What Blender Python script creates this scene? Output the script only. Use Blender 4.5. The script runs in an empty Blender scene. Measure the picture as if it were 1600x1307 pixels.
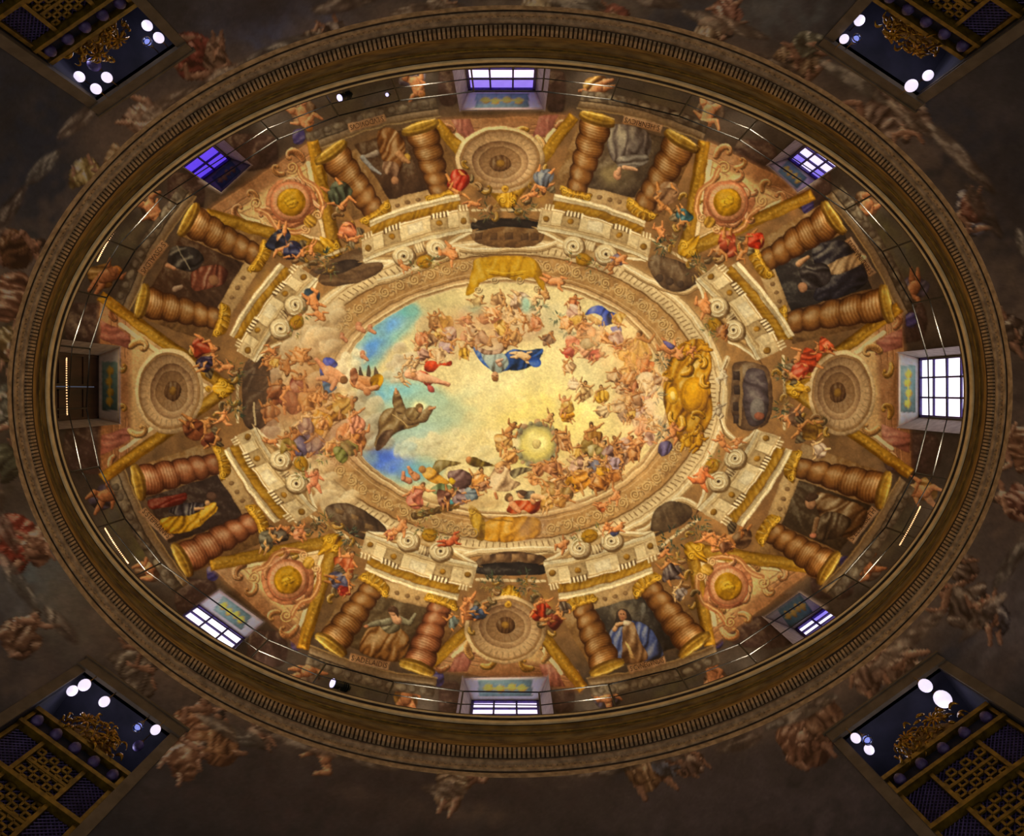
import bpy, bmesh, math, random
import numpy as np
from mathutils import Vector, Matrix

# ---------------------------------------------------------------- camera, world, light, exposure
scene = bpy.context.scene
COL = scene.collection
FPX, PPX, PPY = 1100., 796., 612.       # focal length and principal point for a 1600 x 1307 frame
cam_d = bpy.data.cameras.new('camera'); cam = bpy.data.objects.new('camera', cam_d); COL.objects.link(cam)
cam_d.sensor_width = 36; cam_d.lens = FPX*36/1600
cam_d.shift_x = (800-PPX)/1600; cam_d.shift_y = (PPY-653.5)/1600
cam_d.clip_start = .05; cam_d.clip_end = 100
cam.rotation_euler = (math.pi, 0, 0)      # lying on the floor of the church, looking straight up
scene.camera = cam
world = bpy.data.worlds.new('world'); scene.world = world; world.use_nodes = True
world.node_tree.nodes['Background'].inputs[0].default_value = (.20, .22, .30, 1)
world.node_tree.nodes['Background'].inputs[1].default_value = .3
vs = scene.view_settings
vs.view_transform = 'Standard'; vs.look = 'None'; vs.gamma = 1; vs.use_curve_mapping = False
vs.exposure = EXPOSURE = 0.0
FLOOD_W = 400.0           # each warm floodlight standing on the ledge
WALL_FILL_W = 46.0            # unseen fill lamps, added to brighten walls and cornice
WASH_W = 6.5             # small warm lamps at the foot of the railing
TRIBUNE_W = 4.0          # cool lamps of the four tribunes
# ---------------------------------------------------------------- fresco painter
# The frescoes are flat pigment: colours are brushed by the functions below into an
# array laid over the vault and are then stored per vertex on the vault's own mesh.
PS = 1.5                       # pigment samples per unit
PX0, PY0, PX1, PY1 = -60, -60, 1660, 1380
PW, PH = int((PX1-PX0)*PS), int((PY1-PY0)*PS)
CAN = np.zeros((PH, PW, 3), np.float32)
HGT = np.zeros((PH, PW), np.float32)
LAB = np.zeros((PH, PW), np.int32)
PARTS = [None]
CUR = [0]
rng = np.random.default_rng(11)

def smooth_noise(n, cut, seed):
    r = np.random.default_rng(seed)
    f = np.fft.fft2(r.standard_normal((n, n)))
    k = np.fft.fftfreq(n)*n
    kk = np.sqrt(k[:, None]**2+k[None, :]**2)
    f *= np.exp(-(kk/cut)**2)
    a = np.real(np.fft.ifft2(f)); a -= a.mean(); a /= a.std()
    return a.astype(np.float32)
NT = 512
TIL = [smooth_noise(NT, 10, 1), smooth_noise(NT, 24, 2), smooth_noise(NT, 60, 3), smooth_noise(NT, 14, 4)]
def tile(k, u, v):
    return TIL[k][(v.astype(np.int32)) & (NT-1), (u.astype(np.int32)) & (NT-1)]

def C3(c): return np.array(c, np.float32)/255.0
def tone(col, t):
    """col (3,), t (h,w) in -1..1 -> shaded colours"""
    col = np.asarray(col, np.float32)
    sh = col*np.array([.42, .33, .27], np.float32)
    li = col+(np.array([1, .95, .80], np.float32)-col)*.60
    t = t[..., None]
    return np.where(t < 0, col+(sh-col)*np.minimum(-t, 1), col+(li-col)*np.minimum(t, 1))

def win(xa, ya, xb, yb, pad=2):
    i0 = max(0, int((xa-pad-PX0)*PS)); i1 = min(PW, int((xb+pad-PX0)*PS)+2)
    j0 = max(0, int((ya-pad-PY0)*PS)); j1 = min(PH, int((yb+pad-PY0)*PS)+2)
    if i1 <= i0 or j1 <= j0: return None
    X = (np.arange(i0, i1, dtype=np.float32)+.5)/PS+PX0
    Y = (np.arange(j0, j1, dtype=np.float32)+.5)/PS+PY0
    X, Y = np.meshgrid(X, Y)
    return (slice(j0, j1), slice(i0, i1)), X, Y

def lay(sl, a, col, d=None, h=0.0, hw=4.0, lab=True):
    A = a[..., None]
    CAN[sl] += (col-CAN[sl])*A
    m = a > .5
    if CUR[0] and lab:
        LAB[sl][m] = CUR[0]
    if h and d is not None:
        t = np.clip(d/hw, 0, 1); hh = h*t*t*(3-2*t)
        HGT[sl] = np.where(m, np.maximum(HGT[sl]*.5, hh), HGT[sl])

class part:
    def __init__(s, name, label=None): s.n = (name, label)
    def __enter__(s):
        PARTS.append(s.n); s.o = CUR[0]; CUR[0] = len(PARTS)-1
    def __exit__(s, *a): CUR[0] = s.o
class nolab:
    def __enter__(s): s.o = CUR[0]; CUR[0] = 0
    def __exit__(s, *a): CUR[0] = s.o

def cat(pts, n=6, closed=True):
    P = np.asarray(pts, np.float32); m = len(P); out = []
    idx = range(m) if closed else range(m-1)
    for i in idx:
        if closed: a, b, c, d = P[i-1], P[i], P[(i+1) % m], P[(i+2) % m]
        else: a, b, c, d = P[max(i-1, 0)], P[i], P[i+1], P[min(i+2, m-1)]
        for k in range(n):
            t = k/n
            out.append(.5*((2*b)+(c-a)*t+(2*a-5*b+4*c-d)*t*t+(3*b-a-3*c+d)*t**3))
    if not closed: out.append(P[-1])
    return np.array(out, np.float32)

def sdf(P, X, Y):
    ins = np.zeros(X.shape, bool); dd = np.full(X.shape, 1e9, np.float32)
    n = len(P)
    for i in range(n):
        ax, ay = map(float, P[i-1]); bx, by = map(float, P[i])
        ex, ey = bx-ax, by-ay; L = ex*ex+ey*ey+1e-9
        wx = X-ax; wy = Y-ay
        t = np.clip((wx*ex+wy*ey)/L, 0, 1)
        np.minimum(dd, (wx-ex*t)**2+(wy-ey*t)**2, out=dd)
        if ay != by:
            c = ((ay > Y) != (by > Y)) & (X < ex*(Y-ay)/(by-ay)+ax)
            ins ^= c
    dd = np.sqrt(dd)
    return np.where(ins, dd, -dd)

LX, LY = -.55, -.83           # side the painter lit things from
def fold_t(X, Y, ang, f, seed, amp=1.0):
    c, s = math.cos(ang), math.sin(ang)
    u = X*c+Y*s; v = -X*s+Y*c
    n = tile(0, u*3+seed*37, v*1.3+seed*91)
    n2 = tile(3, u*2.2+seed*13, v*.8+seed*7)
    t = amp*(.58*np.sin(u*f+1.7*n+seed)+.28*n2)
    return np.where(t > 0, t*.62, t*.9)

def poly(pts, col, soft=1.2, smooth=True, fold=None, lit=.35, edge=.45, ew=2.2, a=1.0, h=0.0, hw=5, mott=.06, off=0., lab=True):
    P = cat(pts) if smooth else np.asarray(pts, np.float32)
    w = win(P[:, 0].min(), P[:, 1].min(), P[:, 0].max(), P[:, 1].max(), soft+1)
    if w is None: return
    sl, X, Y = w
    d = sdf(P, X, Y)
    t = np.full(X.shape, off, np.float32)
    if fold: t += fold_t(X, Y, fold[0], fold[1], fold[2] if len(fold) > 2 else 1, fold[3] if len(fold) > 3 else .8)
    if lit:
        cx, cy = P[:, 0].mean(), P[:, 1].mean()
        R = max(np.ptp(P[:, 0]), np.ptp(P[:, 1]))*.5+1e-3
        t += lit*((X-cx)*LX+(Y-cy)*LY)/R
    if mott: t += mott*tile(1, X*4, Y*4)
    if edge: t -= edge*np.exp(-np.maximum(d, 0)/ew)
    lay(sl, np.clip(d/soft+.5, 0, 1)*a, tone(C3(col), t), d, h, hw, lab)

def ell(cx, cy, rx, ry, col, rot=0., **k):
    n = 20; c, s = math.cos(rot), math.sin(rot)
    pts = [(cx+rx*math.cos(q)*c-ry*math.sin(q)*s, cy+rx*math.cos(q)*s+ry*math.sin(q)*c) for q in np.arange(n)*2*math.pi/n]
    k.setdefault('smooth', rx+ry > 30)
    poly(pts, col, **k)

def limb(p, q, w0, w1, col, soft=1.1, lit=.75, edge=.5, h=0., a=1., off=0.):
    w = win(min(p[0], q[0])-max(w0, w1), min(p[1], q[1])-max(w0, w1), max(p[0], q[0])+max(w0, w1), max(p[1], q[1])+max(w0, w1))
    if w is None: return
    sl, X, Y = w
    ex, ey = q[0]-p[0], q[1]-p[1]; L2 = ex*ex+ey*ey+1e-6
    t = np.clip(((X-p[0])*ex+(Y-p[1])*ey)/L2, 0, 1)
    dx, dy = X-p[0]-ex*t, Y-p[1]-ey*t
    r = np.sqrt(dx*dx+dy*dy); ww = w0+(w1-w0)*t
    d = ww-r
    tt = lit*(dx*LX+dy*LY)/np.maximum(ww, .5)+off-edge*np.exp(-np.maximum(d, 0)/1.1)+.08*tile(1, X*5, Y*5)
    lay(sl, np.clip(d/soft+.5, 0, 1)*a, tone(C3(col), tt), d, h, max(w0, 1))

def chain(pts, ws, col, **k):
    for i in range(len(pts)-1): limb(pts[i], pts[i+1], ws[i], ws[i+1], col, **k)

def line(pts, w, col, a=1., smooth=False, closed=False, off=0.):
    P = cat(pts, 5, closed) if smooth else np.asarray(pts, np.float32)
    if closed: P = np.vstack([P, P[:1]])
    w2 = win(P[:, 0].min()-w, P[:, 1].min()-w, P[:, 0].max()+w, P[:, 1].max()+w)
    if w2 is None: return
    sl, X, Y = w2
    if X.size > 120000 and len(P) > 4:     # long thin things go in pieces
        m = len(P)//2
        line(P[:m+1], w, col, a); line(P[m:], w, col, a); return
    dd = np.full(X.shape, 1e9, np.float32)
    for i in range(len(P)-1):
        ax, ay = map(float, P[i]); ex, ey = float(P[i+1, 0])-ax, float(P[i+1, 1])-ay
        t = np.clip(((X-ax)*ex+(Y-ay)*ey)/(ex*ex+ey*ey+1e-9), 0, 1)
        np.minimum(dd, (X-ax-ex*t)**2+(Y-ay-ey*t)**2, out=dd)
    d = w*.5-np.sqrt(dd)
    lay(sl, np.clip(d/1.0+.5, 0, 1)*a, C3(col)[None, None]*np.ones(X.shape+(1,), np.float32), lab=False)

def spiral(cx, cy, r, col_l, col_d, turns=2.2, ph=0., sgn=1, w=2.2, sq=1.0):
    P = []
    for k in range(int(turns*14)+1):
        q = k/14*2*math.pi; rr = r*(1-k/(turns*14))*.95+.4
        P.append((cx+rr*math.cos(sgn*q+ph), cy+rr*sq*math.sin(sgn*q+ph)))
    P = np.array(P)
    line(P+np.array([.9, 1.0]), w, col_d, .85)
    line(P, w*.75, col_l, .95)

def R2(p, o, a, s=1.0, fl=1):
    c, si = math.cos(a), math.sin(a); x, y = p[0]*fl*s, p[1]*s
    return (o[0]+x*c-y*si, o[1]+x*si+y*c)

SKIN = [(226, 168, 100), (206, 140, 76), (236, 190, 130), (186, 120, 62), (222, 146, 84)]
POSES = [  # hip, neck, head, kneeL, footL, kneeR, footR, elbL, handL, elbR, handR   (unit height ~ 1, y down, head up)
 dict(h=(0, .1), n=(.02, -.22), hd=(.05, -.34), kl=(-.18, .28), fl=(-.12, .52), kr=(.2, .26), fr=(.34, .46), el=(-.24, -.12), al=(-.36, -.34), er=(.22, -.1), ar=(.38, -.02)),
 dict(h=(0, .1), n=(-.06, -.2), hd=(-.12, -.32), kl=(-.22, .14), fl=(-.3, .4), kr=(.22, .22), fr=(.08, .42), el=(-.26, -.04), al=(-.16, .12), er=(.14, -.3), ar=(.28, -.46)),
 dict(h=(.04, .08), n=(-.1, -.16), hd=(-.2, -.25), kl=(.26, .1), fl=(.5, .22), kr=(.2, .26), fr=(.42, .38), el=(-.28, -.02), al=(-.46, -.06), er=(-.02, -.36), ar=(-.16, -.5)),
 dict(h=(0, .12), n=(.08, -.18), hd=(.14, -.29), kl=(-.26, .2), fl=(-.46, .1), kr=(.1, .34), fr=(.24, .52), el=(.26, -.02), al=(.42, .06), er=(-.1, -.06), ar=(-.28, .02)),
]
def fig(x, y, s, ang=0., pose=0, skin=0, robe=None, robe2=None, hair=(90, 56, 28), fl=1, wings=None, nude=False, seed=None, chub=1.0, name=None, dk=0., label=None):
    """a painted figure of height s; ang turns it (0 = head up in the picture)"""
    seed = int(x*7+y*3) % 97 if seed is None else seed
    dk = dk+((seed*37) % 11-5)*.03; fl = fl*(1 if seed % 3 else -1)
    hair = tuple(int(h*(.8+.06*(seed % 9))) for h in hair)
    p = POSES[pose % 4]; S = SKIN[skin % 5] if isinstance(skin, int) else skin
    g = lambda k: R2(p[k], (x, y), ang, s, fl)
    r = np.random.default_rng(seed)
    if name:
        PARTS.append((name, label)); o = CUR[0]; CUR[0] = len(PARTS)-1
    f = dict(h=.018, off=dk)
    if wings:
        for q in ((-.34, -.42), (.36, -.36)):
            tip = R2(q, (x, y), ang, s, fl); mid = R2((q[0]*.9, q[1]+.3), (x, y), ang, s, fl)
            poly([g('n'), tip, R2((q[0]*1.15, q[1]+.14), (x, y), ang, s, fl), mid], wings, fold=(ang+.6, 1.1, seed), off=dk)
    if robe:
        k = 7; pts = []
        for i in range(k):
            q = i/k*2*math.pi; rr = r.uniform(.24, .46)
            pts.append(R2((rr*math.cos(q)*.95, .14+rr*math.sin(q)*.85), (x, y), ang, s, fl))
        poly(pts, robe, fold=(ang+r.uniform(-.8, .8), 9./s+.18, seed, .9), h=.015, off=dk)
    W = .076*s*chub
    chain([g('h'), g('kr'), g('fr')], [W*1.25, W*.85, W*.42], S, **f)
    chain([g('h'), g('kl'), g('fl')], [W*1.25, W*.85, W*.42], S, **f)
    chain([g('n'), g('er'), g('ar')], [W*.8, W*.62, W*.36], S, **f)
    limb(g('n'), g('h'), W*1.7, W*1.5, S, **f)
    if not nude:
        c2 = robe2 or robe or (200, 150, 90)
        pts = [R2(v, (x, y), ang, s, fl) for v in ((p['n'][0]-.13, p['n'][1]+.05), (p['n'][0]+.13, p['n'][1]+.05), (.2, .12), (p['kr'][0]+.05, p['kr'][1]+.02), (.02, .3), (p['kl'][0]-.05, p['kl'][1]+.02), (-.19, .1))]
        poly(pts, c2, fold=(ang+r.uniform(-.5, .5), 11./s+.2, seed+3, .95), off=dk)
    chain([g('n'), g('el'), g('al')], [W*.8, W*.62, W*.36], S, **f)
    hx, hy = g('hd')
    ell(hx, hy, W*1.02, W*1.2, hair, rot=ang, edge=.2, lit=.5, off=dk)
    hf = R2((p['hd'][0]+.02, p['hd'][1]+.03), (x, y), ang, s, fl)
    ell(hf[0], hf[1], W*.78, W*.92, S, rot=ang, edge=.3, lit=.6, ew=1.0, off=dk)
    if W > 2.6:          # brow, nose and mouth as soft shadows
        u = W*.8; dkS = tuple(int(v*.52) for v in S)
        F_ = lambda fx, fy: R2((p['hd'][0]+.02+fx*u/s, p['hd'][1]+.03+fy*u/s), (x, y), ang, s, fl)
        line([F_(-.62, -.12), F_(-.2, -.02), F_(.2, -.02), F_(.62, -.12)], u*.2, dkS, .5)
        line([F_(.02, -.05), F_(.14, .32)], u*.16, dkS, .45)
        line([F_(-.2, .58), F_(.26, .56)], u*.18, (150, 80, 56), .55)
        poly([F_(-1.0, -.2), F_(-.8, -.95), F_(0, -1.25), F_(.8, -.95), F_(1.0, -.1), F_(.6, -.5), F_(0, -.68), F_(-.6, -.5)], hair, edge=.1, lit=.5, fold=(ang, 1.6, seed, .5), off=dk)
    if name: CUR[0] = o

def putto(x, y, s, ang=0., pose=0, skin=0, fl=1, cloth=None, name='painted_putto', dk=0., wings=None, label=None):
    fig(x, y, s, ang, pose, skin, robe=cloth, nude=True, hair=(150, 96, 44), fl=fl, chub=1.32, name=name, dk=dk, wings=wings, label=label)

def cloud(cx, cy, rx, ry, col, n=9, seed=1, dark=.35, rim=.5, a=1.0, name=None):
    """billowing puffs, each with a light rim on its upper side and a shaded heart"""
    r = np.random.default_rng(seed)
    if name: PARTS.append((name, None)); o = CUR[0]; CUR[0] = len(PARTS)-1
    soften(cx, cy, rx*.9, ry*.9, col, .75*a)
    for i in range(n):
        q = r.uniform(0, 2*math.pi); m = math.sqrt(r.uniform(0, 1))*.8
        x, y = cx+rx*m*math.cos(q), cy+ry*m*math.sin(q); k = r.uniform(.26, .52); e = min(rx, ry)
        pts = [(x+(.5*rx+.5*e)*k*math.cos(t)*r.uniform(.88, 1.12), y+(.4*ry+.6*e)*k*math.sin(t)*r.uniform(.88, 1.12)) for t in np.arange(9)*2*math.pi/9]
        P = cat(pts); w = win(P[:, 0].min(), P[:, 1].min(), P[:, 0].max(), P[:, 1].max(), 4)
        if w is None: continue
        sl, X, Y = w; d = sdf(P, X, Y); R = max(np.ptp(P[:, 0]), np.ptp(P[:, 1]))*.5
        up = ((X-x)*LX+(Y-y)*LY)/R
        t = rim*up+rim*1.1*np.exp(-np.maximum(d, 0)/2.2)*np.clip(up+.35, 0, 1)-dark*np.clip(-up, 0, 1)+.05*tile(1, X*2, Y*2)
        al = np.clip(d/3+.5, 0, 1)*a*np.clip(.55+.8*up+.25, .12, 1)
        lay(sl, al, tone(C3(np.clip(np.array(col)*r.uniform(.93, 1.05), 0, 255)), t), d, .012, 8)
    if name: CUR[0] = o

def acanthus(p, ang, size, curl, col, w=.2, n=14):
    """a rolled leaf scroll of the painted stucco"""
    pts = [p]; a = ang; x, y = p; st = size/n
    for i in range(n):
        t = i/n; a += curl*(.35+1.5*t)/n; s_ = st*(1.25-.75*t); x += math.cos(a)*s_*1.5; y += math.sin(a)*s_*1.5; pts.append((x, y))
    ws = [size*w*(.55+.45*math.sin(math.pi*min(1, t*1.25+.1)))*(1-.55*t) for t in np.linspace(0, 1, n+1)]
    if size > 10: chain([(q[0]+.8, q[1]+1.1) for q in pts], [v+.9 for v in ws], tuple(int(v*.5) for v in col), edge=0, lit=.2)
    chain(pts, ws, col, edge=0, lit=.95, h=.03)
    ell(x, y, ws[-1]*1.5+.8, ws[-1]*1.5+.8, col, edge=.6, ew=1, lit=.7)
    line(pts[1:-1], max(1., size*w*.16), tuple(int(v*.55) for v in col), .55)

def foliage(x, y, r, n, cols, seed=0, ang=None, L=5., lw=1.7):
    g = np.random.default_rng(seed)
    for i in range(n):
        q = g.uniform(0, 2*math.pi); m = r*math.sqrt(g.uniform(0, 1))
        px, py = x+m*math.cos(q), y+m*math.sin(q)
        t = q+g.uniform(-.7, .7) if ang is None else ang+g.uniform(-1, 1)
        l = L*g.uniform(.7, 1.3)
        limb((px, py), (px+l*math.cos(t), py+l*math.sin(t)), lw*.6, .3, cols[i % len(cols)], edge=.1, lit=.6)

def soften(x, y, rx, ry, col, a=.6, rot=0.):
    """a thin glaze of colour that fades outwards"""
    R = max(rx, ry)*1.6; w = win(x-R, y-R, x+R, y+R)
    if w is None: return
    sl, X, Y = w
    c, s = math.cos(rot), math.sin(rot)
    u = ((X-x)*c+(Y-y)*s)/rx; v = (-(X-x)*s+(Y-y)*c)/ry
    q = u*u+v*v+.25*tile(0, X*2, Y*2)
    A = a*np.clip(np.exp(-q*1.3)-.04, 0, 1)
    lay(sl, A, C3(col)[None, None]*(1+.025*tile(1, X*2, Y*2))[..., None], lab=False)
# ---------------------------------------------------------------- the vault fresco
CX, CY, LA, LB = 794., 612.5, 709., 506.
def E(k, th): return (CX+LA*k*math.cos(th), CY+LB*k*math.sin(th))
def IE(k, th):
    c = math.cos(th)
    return (796+(316 if c > 0 else 348)*k*c, 621+231*k*math.sin(th))
def arc(fn, k, a, b, n): return [fn(k, a+(b-a)*i/n) for i in range(n+1)]
def mix2(p, q, t): return (p[0]+(q[0]-p[0])*t, p[1]+(q[1]-p[1])*t)

def paint_base():
    X = (np.arange(PW, dtype=np.float32)+.5)/PS+PX0; Y = (np.arange(PH, dtype=np.float32)+.5)/PS+PY0
    X, Y = np.meshgrid(X, Y)
    rho = np.sqrt(((X-CX)/LA)**2+((Y-CY)/LB)**2)
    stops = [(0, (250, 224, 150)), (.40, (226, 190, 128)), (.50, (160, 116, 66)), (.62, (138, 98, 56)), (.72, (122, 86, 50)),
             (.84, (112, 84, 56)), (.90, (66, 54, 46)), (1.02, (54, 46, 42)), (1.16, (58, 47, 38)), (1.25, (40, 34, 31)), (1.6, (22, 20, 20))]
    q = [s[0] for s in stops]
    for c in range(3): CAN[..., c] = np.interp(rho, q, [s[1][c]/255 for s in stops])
    n = .07*tile(0, X*.8, Y*.8)+.04*tile(1, X*1.6, Y*1.6)
    CAN[...] *= (1+n)[..., None]
    r = np.random.default_rng(3)
    for k in range(150):
        th = r.uniform(0, 6.283); kk = r.uniform(.46, .84); x, y = E(kk, th)
        soften(x, y, r.uniform(14, 34), r.uniform(10, 22), [(96, 66, 38), (186, 138, 66), (120, 82, 44), (172, 120, 70)][k % 4], .55, r.uniform(0, 3))
    return X, Y

GOLD = (188, 136, 34); GOLD2 = (214, 160, 44); DGOLD = (120, 82, 20); CREAM = (222, 194, 146); TAN = (184, 146, 98)
WHITE = (232, 208, 160); SHADE = (128, 94, 52); BROWN = (128, 84, 46)

def scrollwork(pts, r, cl, cd, w=2.0, sgn=1):
    for i, p in enumerate(pts):
        spiral(p[0], p[1], r, cl, cd, 1.7, i*1.3, sgn if i % 2 else -sgn, w)
        if i: line([pts[i-1], mix2(pts[i-1], p, .5), p], w*.8, cl, .5)

def vol(x, y, r, ph=0., sg=1):
    """a carved-looking volute"""
    ell(x+1.5, y+2, r*1.08, r*1.0, (120, 88, 48), edge=.3, lit=0)
    ell(x, y, r, r*.94, (226, 200, 150), edge=.55, ew=2.5, lit=.35, h=.05, hw=6)
    spiral(x, y, r*.86, (248, 232, 190), (132, 98, 54), 2.4, ph, sg, max(1.4, r*.13))
    ell(x, y, r*.14, r*.14, (60, 40, 22), edge=0, lit=0)

BLOCKS = [  # outer start, outer end, inner end, inner start, the two volutes, gold shell
 ((562, 352), (728, 303), (738, 363), (567, 411), (630, 400), (682, 388), (663, 409)),
 ((850, 302), (1020, 352), (1012, 408), (838, 359), (895, 385), (946, 397), (911, 406)),
 ((1140, 398), (1246, 535), (1182, 563), (1086, 438), (1121, 480), (1146, 516), (1117, 508)),
 ((1243, 690), (1150, 832), (1088, 795), (1181, 671), (1148, 716), (1122, 752), (1112, 728)),
 ((1036, 888), (862, 938), (849, 877), (1021, 830), (955, 845), (905, 857), (921, 838)),
 ((732, 940), (558, 884), (572, 830), (746, 880), (688, 861), (637, 845), (671, 836)),
 ((440, 828), (345, 692), (400, 668), (497, 797), (463, 755), (438, 718), (471, 726)),
 ((352, 536), (446, 403), (497, 437), (398, 566), (438, 513), (461, 477), (463, 504)),
]
def block(b, i):
    O0, O1, I1, I0, v1, v2, sh = b
    mid = mix2(mix2(O0, O1, .5), mix2(I0, I1, .5), .5)
    L = math.hypot(mid[0]-CX, mid[1]-CY); nx, ny = (mid[0]-CX)/L, (mid[1]-CY)/L
    if i in (0, 1, 4, 5): nx, ny = nx*.25, (-1 if mid[1] < CY else 1)*.97
    def M(u, v):
        p = mix2(mix2(O0, O1, u), mix2(I0, I1, u), v); bu = 7*(4*u*(1-u))
        return (p[0]+nx*bu, p[1]+ny*bu)
    def strip(u0, u1, v0, v1_, col, n=8, **k):
        P = [M(u0+(u1-u0)*t/n, v0) for t in range(n+1)]+[M(u1-(u1-u0)*t/n, v1_) for t in range(n+1)]
        poly(P, col, smooth=False, **k)
    ang = math.atan2(O1[1]-O0[1], O1[0]-O0[0])
    with part('painted_entablature'):
        # curved, volute-bearing underside
        P = [M(0, .93), M(.10, 1.06), M(.2, 1.16), (v1[0]*1.0-nx*13, v1[1]-ny*13), (v2[0]-nx*13, v2[1]-ny*13), M(.82, 1.16), M(.92, 1.05), M(1, .93)]
        poly(P, (176, 136, 82), edge=.3, fold=(ang+1.57, .3, i), h=.05, hw=8)
        for u0, u1, ua in ((.02, .22, .30), (.98, .78, .70)):
            Q = [M(u0, 1.0), M(u0*.6+u1*.4, 1.07), M(u1, 1.2), M(ua, 1.34)]
            for kk, c in ((0, (250, 232, 188)), (4.5, (206, 172, 118)), (8, (140, 104, 60))):
                line([(q[0]+nx*kk, q[1]+ny*kk) for q in Q], 4, c, .9, smooth=True)
        # cornice faces
        strip(.0, 1, .38, .98, (224, 198, 148), lit=.15, edge=.25, h=.07, hw=6, fold=(ang+1.57, .5, i, .12))
        strip(.0, 1, .90, 1.0, (248, 230, 186), lit=0, edge=.1)
        strip(.02, .98, .80, .845, (150, 114, 66), lit=0, edge=0, a=.75)
        strip(.02, .98, .86, .90, (188, 156, 104), lit=0, edge=0, a=.7)
        for v_, c_ in ((.395, (250, 234, 194)), (.425, (170, 134, 84)), (.765, (196, 164, 112)), (.995, (120, 86, 44))): line([M(t/8, v_) for t in range(9)], 1.5, c_, .8)
        strip(.09, .93, -.02, .14, (240, 220, 174), lit=.1, edge=.2, h=.07, hw=4)
        strip(.09, .93, .05, .075, (172, 136, 84), lit=0, edge=0, a=.7)
        strip(.09, .93, .15, .36, (160, 114, 28), lit=0, edge=.35, fold=(ang+.6, .7, i, .35), h=.03)
        # coffers with rosettes
        for (u0, u1) in ((.2, .36), (.43, .57), (.64, .80)):
            if u0 == .43:
                strip(u0, u1, .46, .72, (240, 220, 176), lit=0, edge=.3); continue
            strip(u0, u1, .44, .80, (176, 146, 98), lit=0, edge=.45)
            c = M((u0+u1)/2, .63); ell(c[0], c[1], 5, 4.6, (164, 116, 36), edge=.6, ew=1.2, h=.03, hw=3)
            for k in range(5):
                u = u0+.012+(u1-u0-.02)*k/4.3
                strip(u, u+.017, .36, .50, (88, 60, 30), lit=0, edge=0); strip(u+.017, u+.034, .34, .48, (242, 222, 178), lit=0, edge=0)
        for u in (.06, .945):
            strip(u-.05, u+.05, .44, .84, (214, 186, 136), lit=0, edge=.35)
            c = M(u, .68); ell(c[0], c[1], 5.4, 5.2, (140, 98, 32), edge=.6, ew=1.4, h=.03, hw=3)
            for k in range(3): strip(u-.04+k*.03, u-.025+k*.03, .26, .42, (150, 116, 70), lit=0, edge=0); strip(u-.025+k*.03, u-.012+k*.03, .26, .42, (238, 216, 170), lit=0, edge=0)
        c1 = mix2(v1, v2, .5)
        poly([mix2(c1, v1, .34), mix2(c1, v2, .34), (mix2(c1, v2, .34)[0]+nx*15, mix2(c1, v2, .34)[1]+ny*15), (mix2(c1, v1, .34)[0]+nx*15, mix2(c1, v1, .34)[1]+ny*15)], (216, 188, 138), fold=(ang, 1.3, i, .9), smooth=False)
    with part('painted_volute'): vol(v1[0], v1[1], 17, ang, 1)
    with part('painted_volute'): vol(v2[0], v2[1], 17, ang+3, -1)
    with part('painted_gold_shell'):
        ell(sh[0], sh[1], 13, 11, (176, 126, 26), rot=ang, edge=.6, ew=3, h=.03)
        for k in (4, 8): line([R2((-9+k*.3, -2+k*.5), sh, ang), R2((0, 5-k), sh, ang), R2((9-k*.3, -2+k*.5), sh, ang)], 1.6, (104, 68, 14), .8, smooth=True)
    for q in (-1, 1):
        foliage(sh[0]+q*16*math.cos(ang)-nx*4, sh[1]+q*16*math.sin(ang)-ny*4, 10, 12, [(116, 104, 44), (168, 142, 70), (84, 92, 60), (196, 120, 66)], seed=i*3+q+2)

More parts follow.
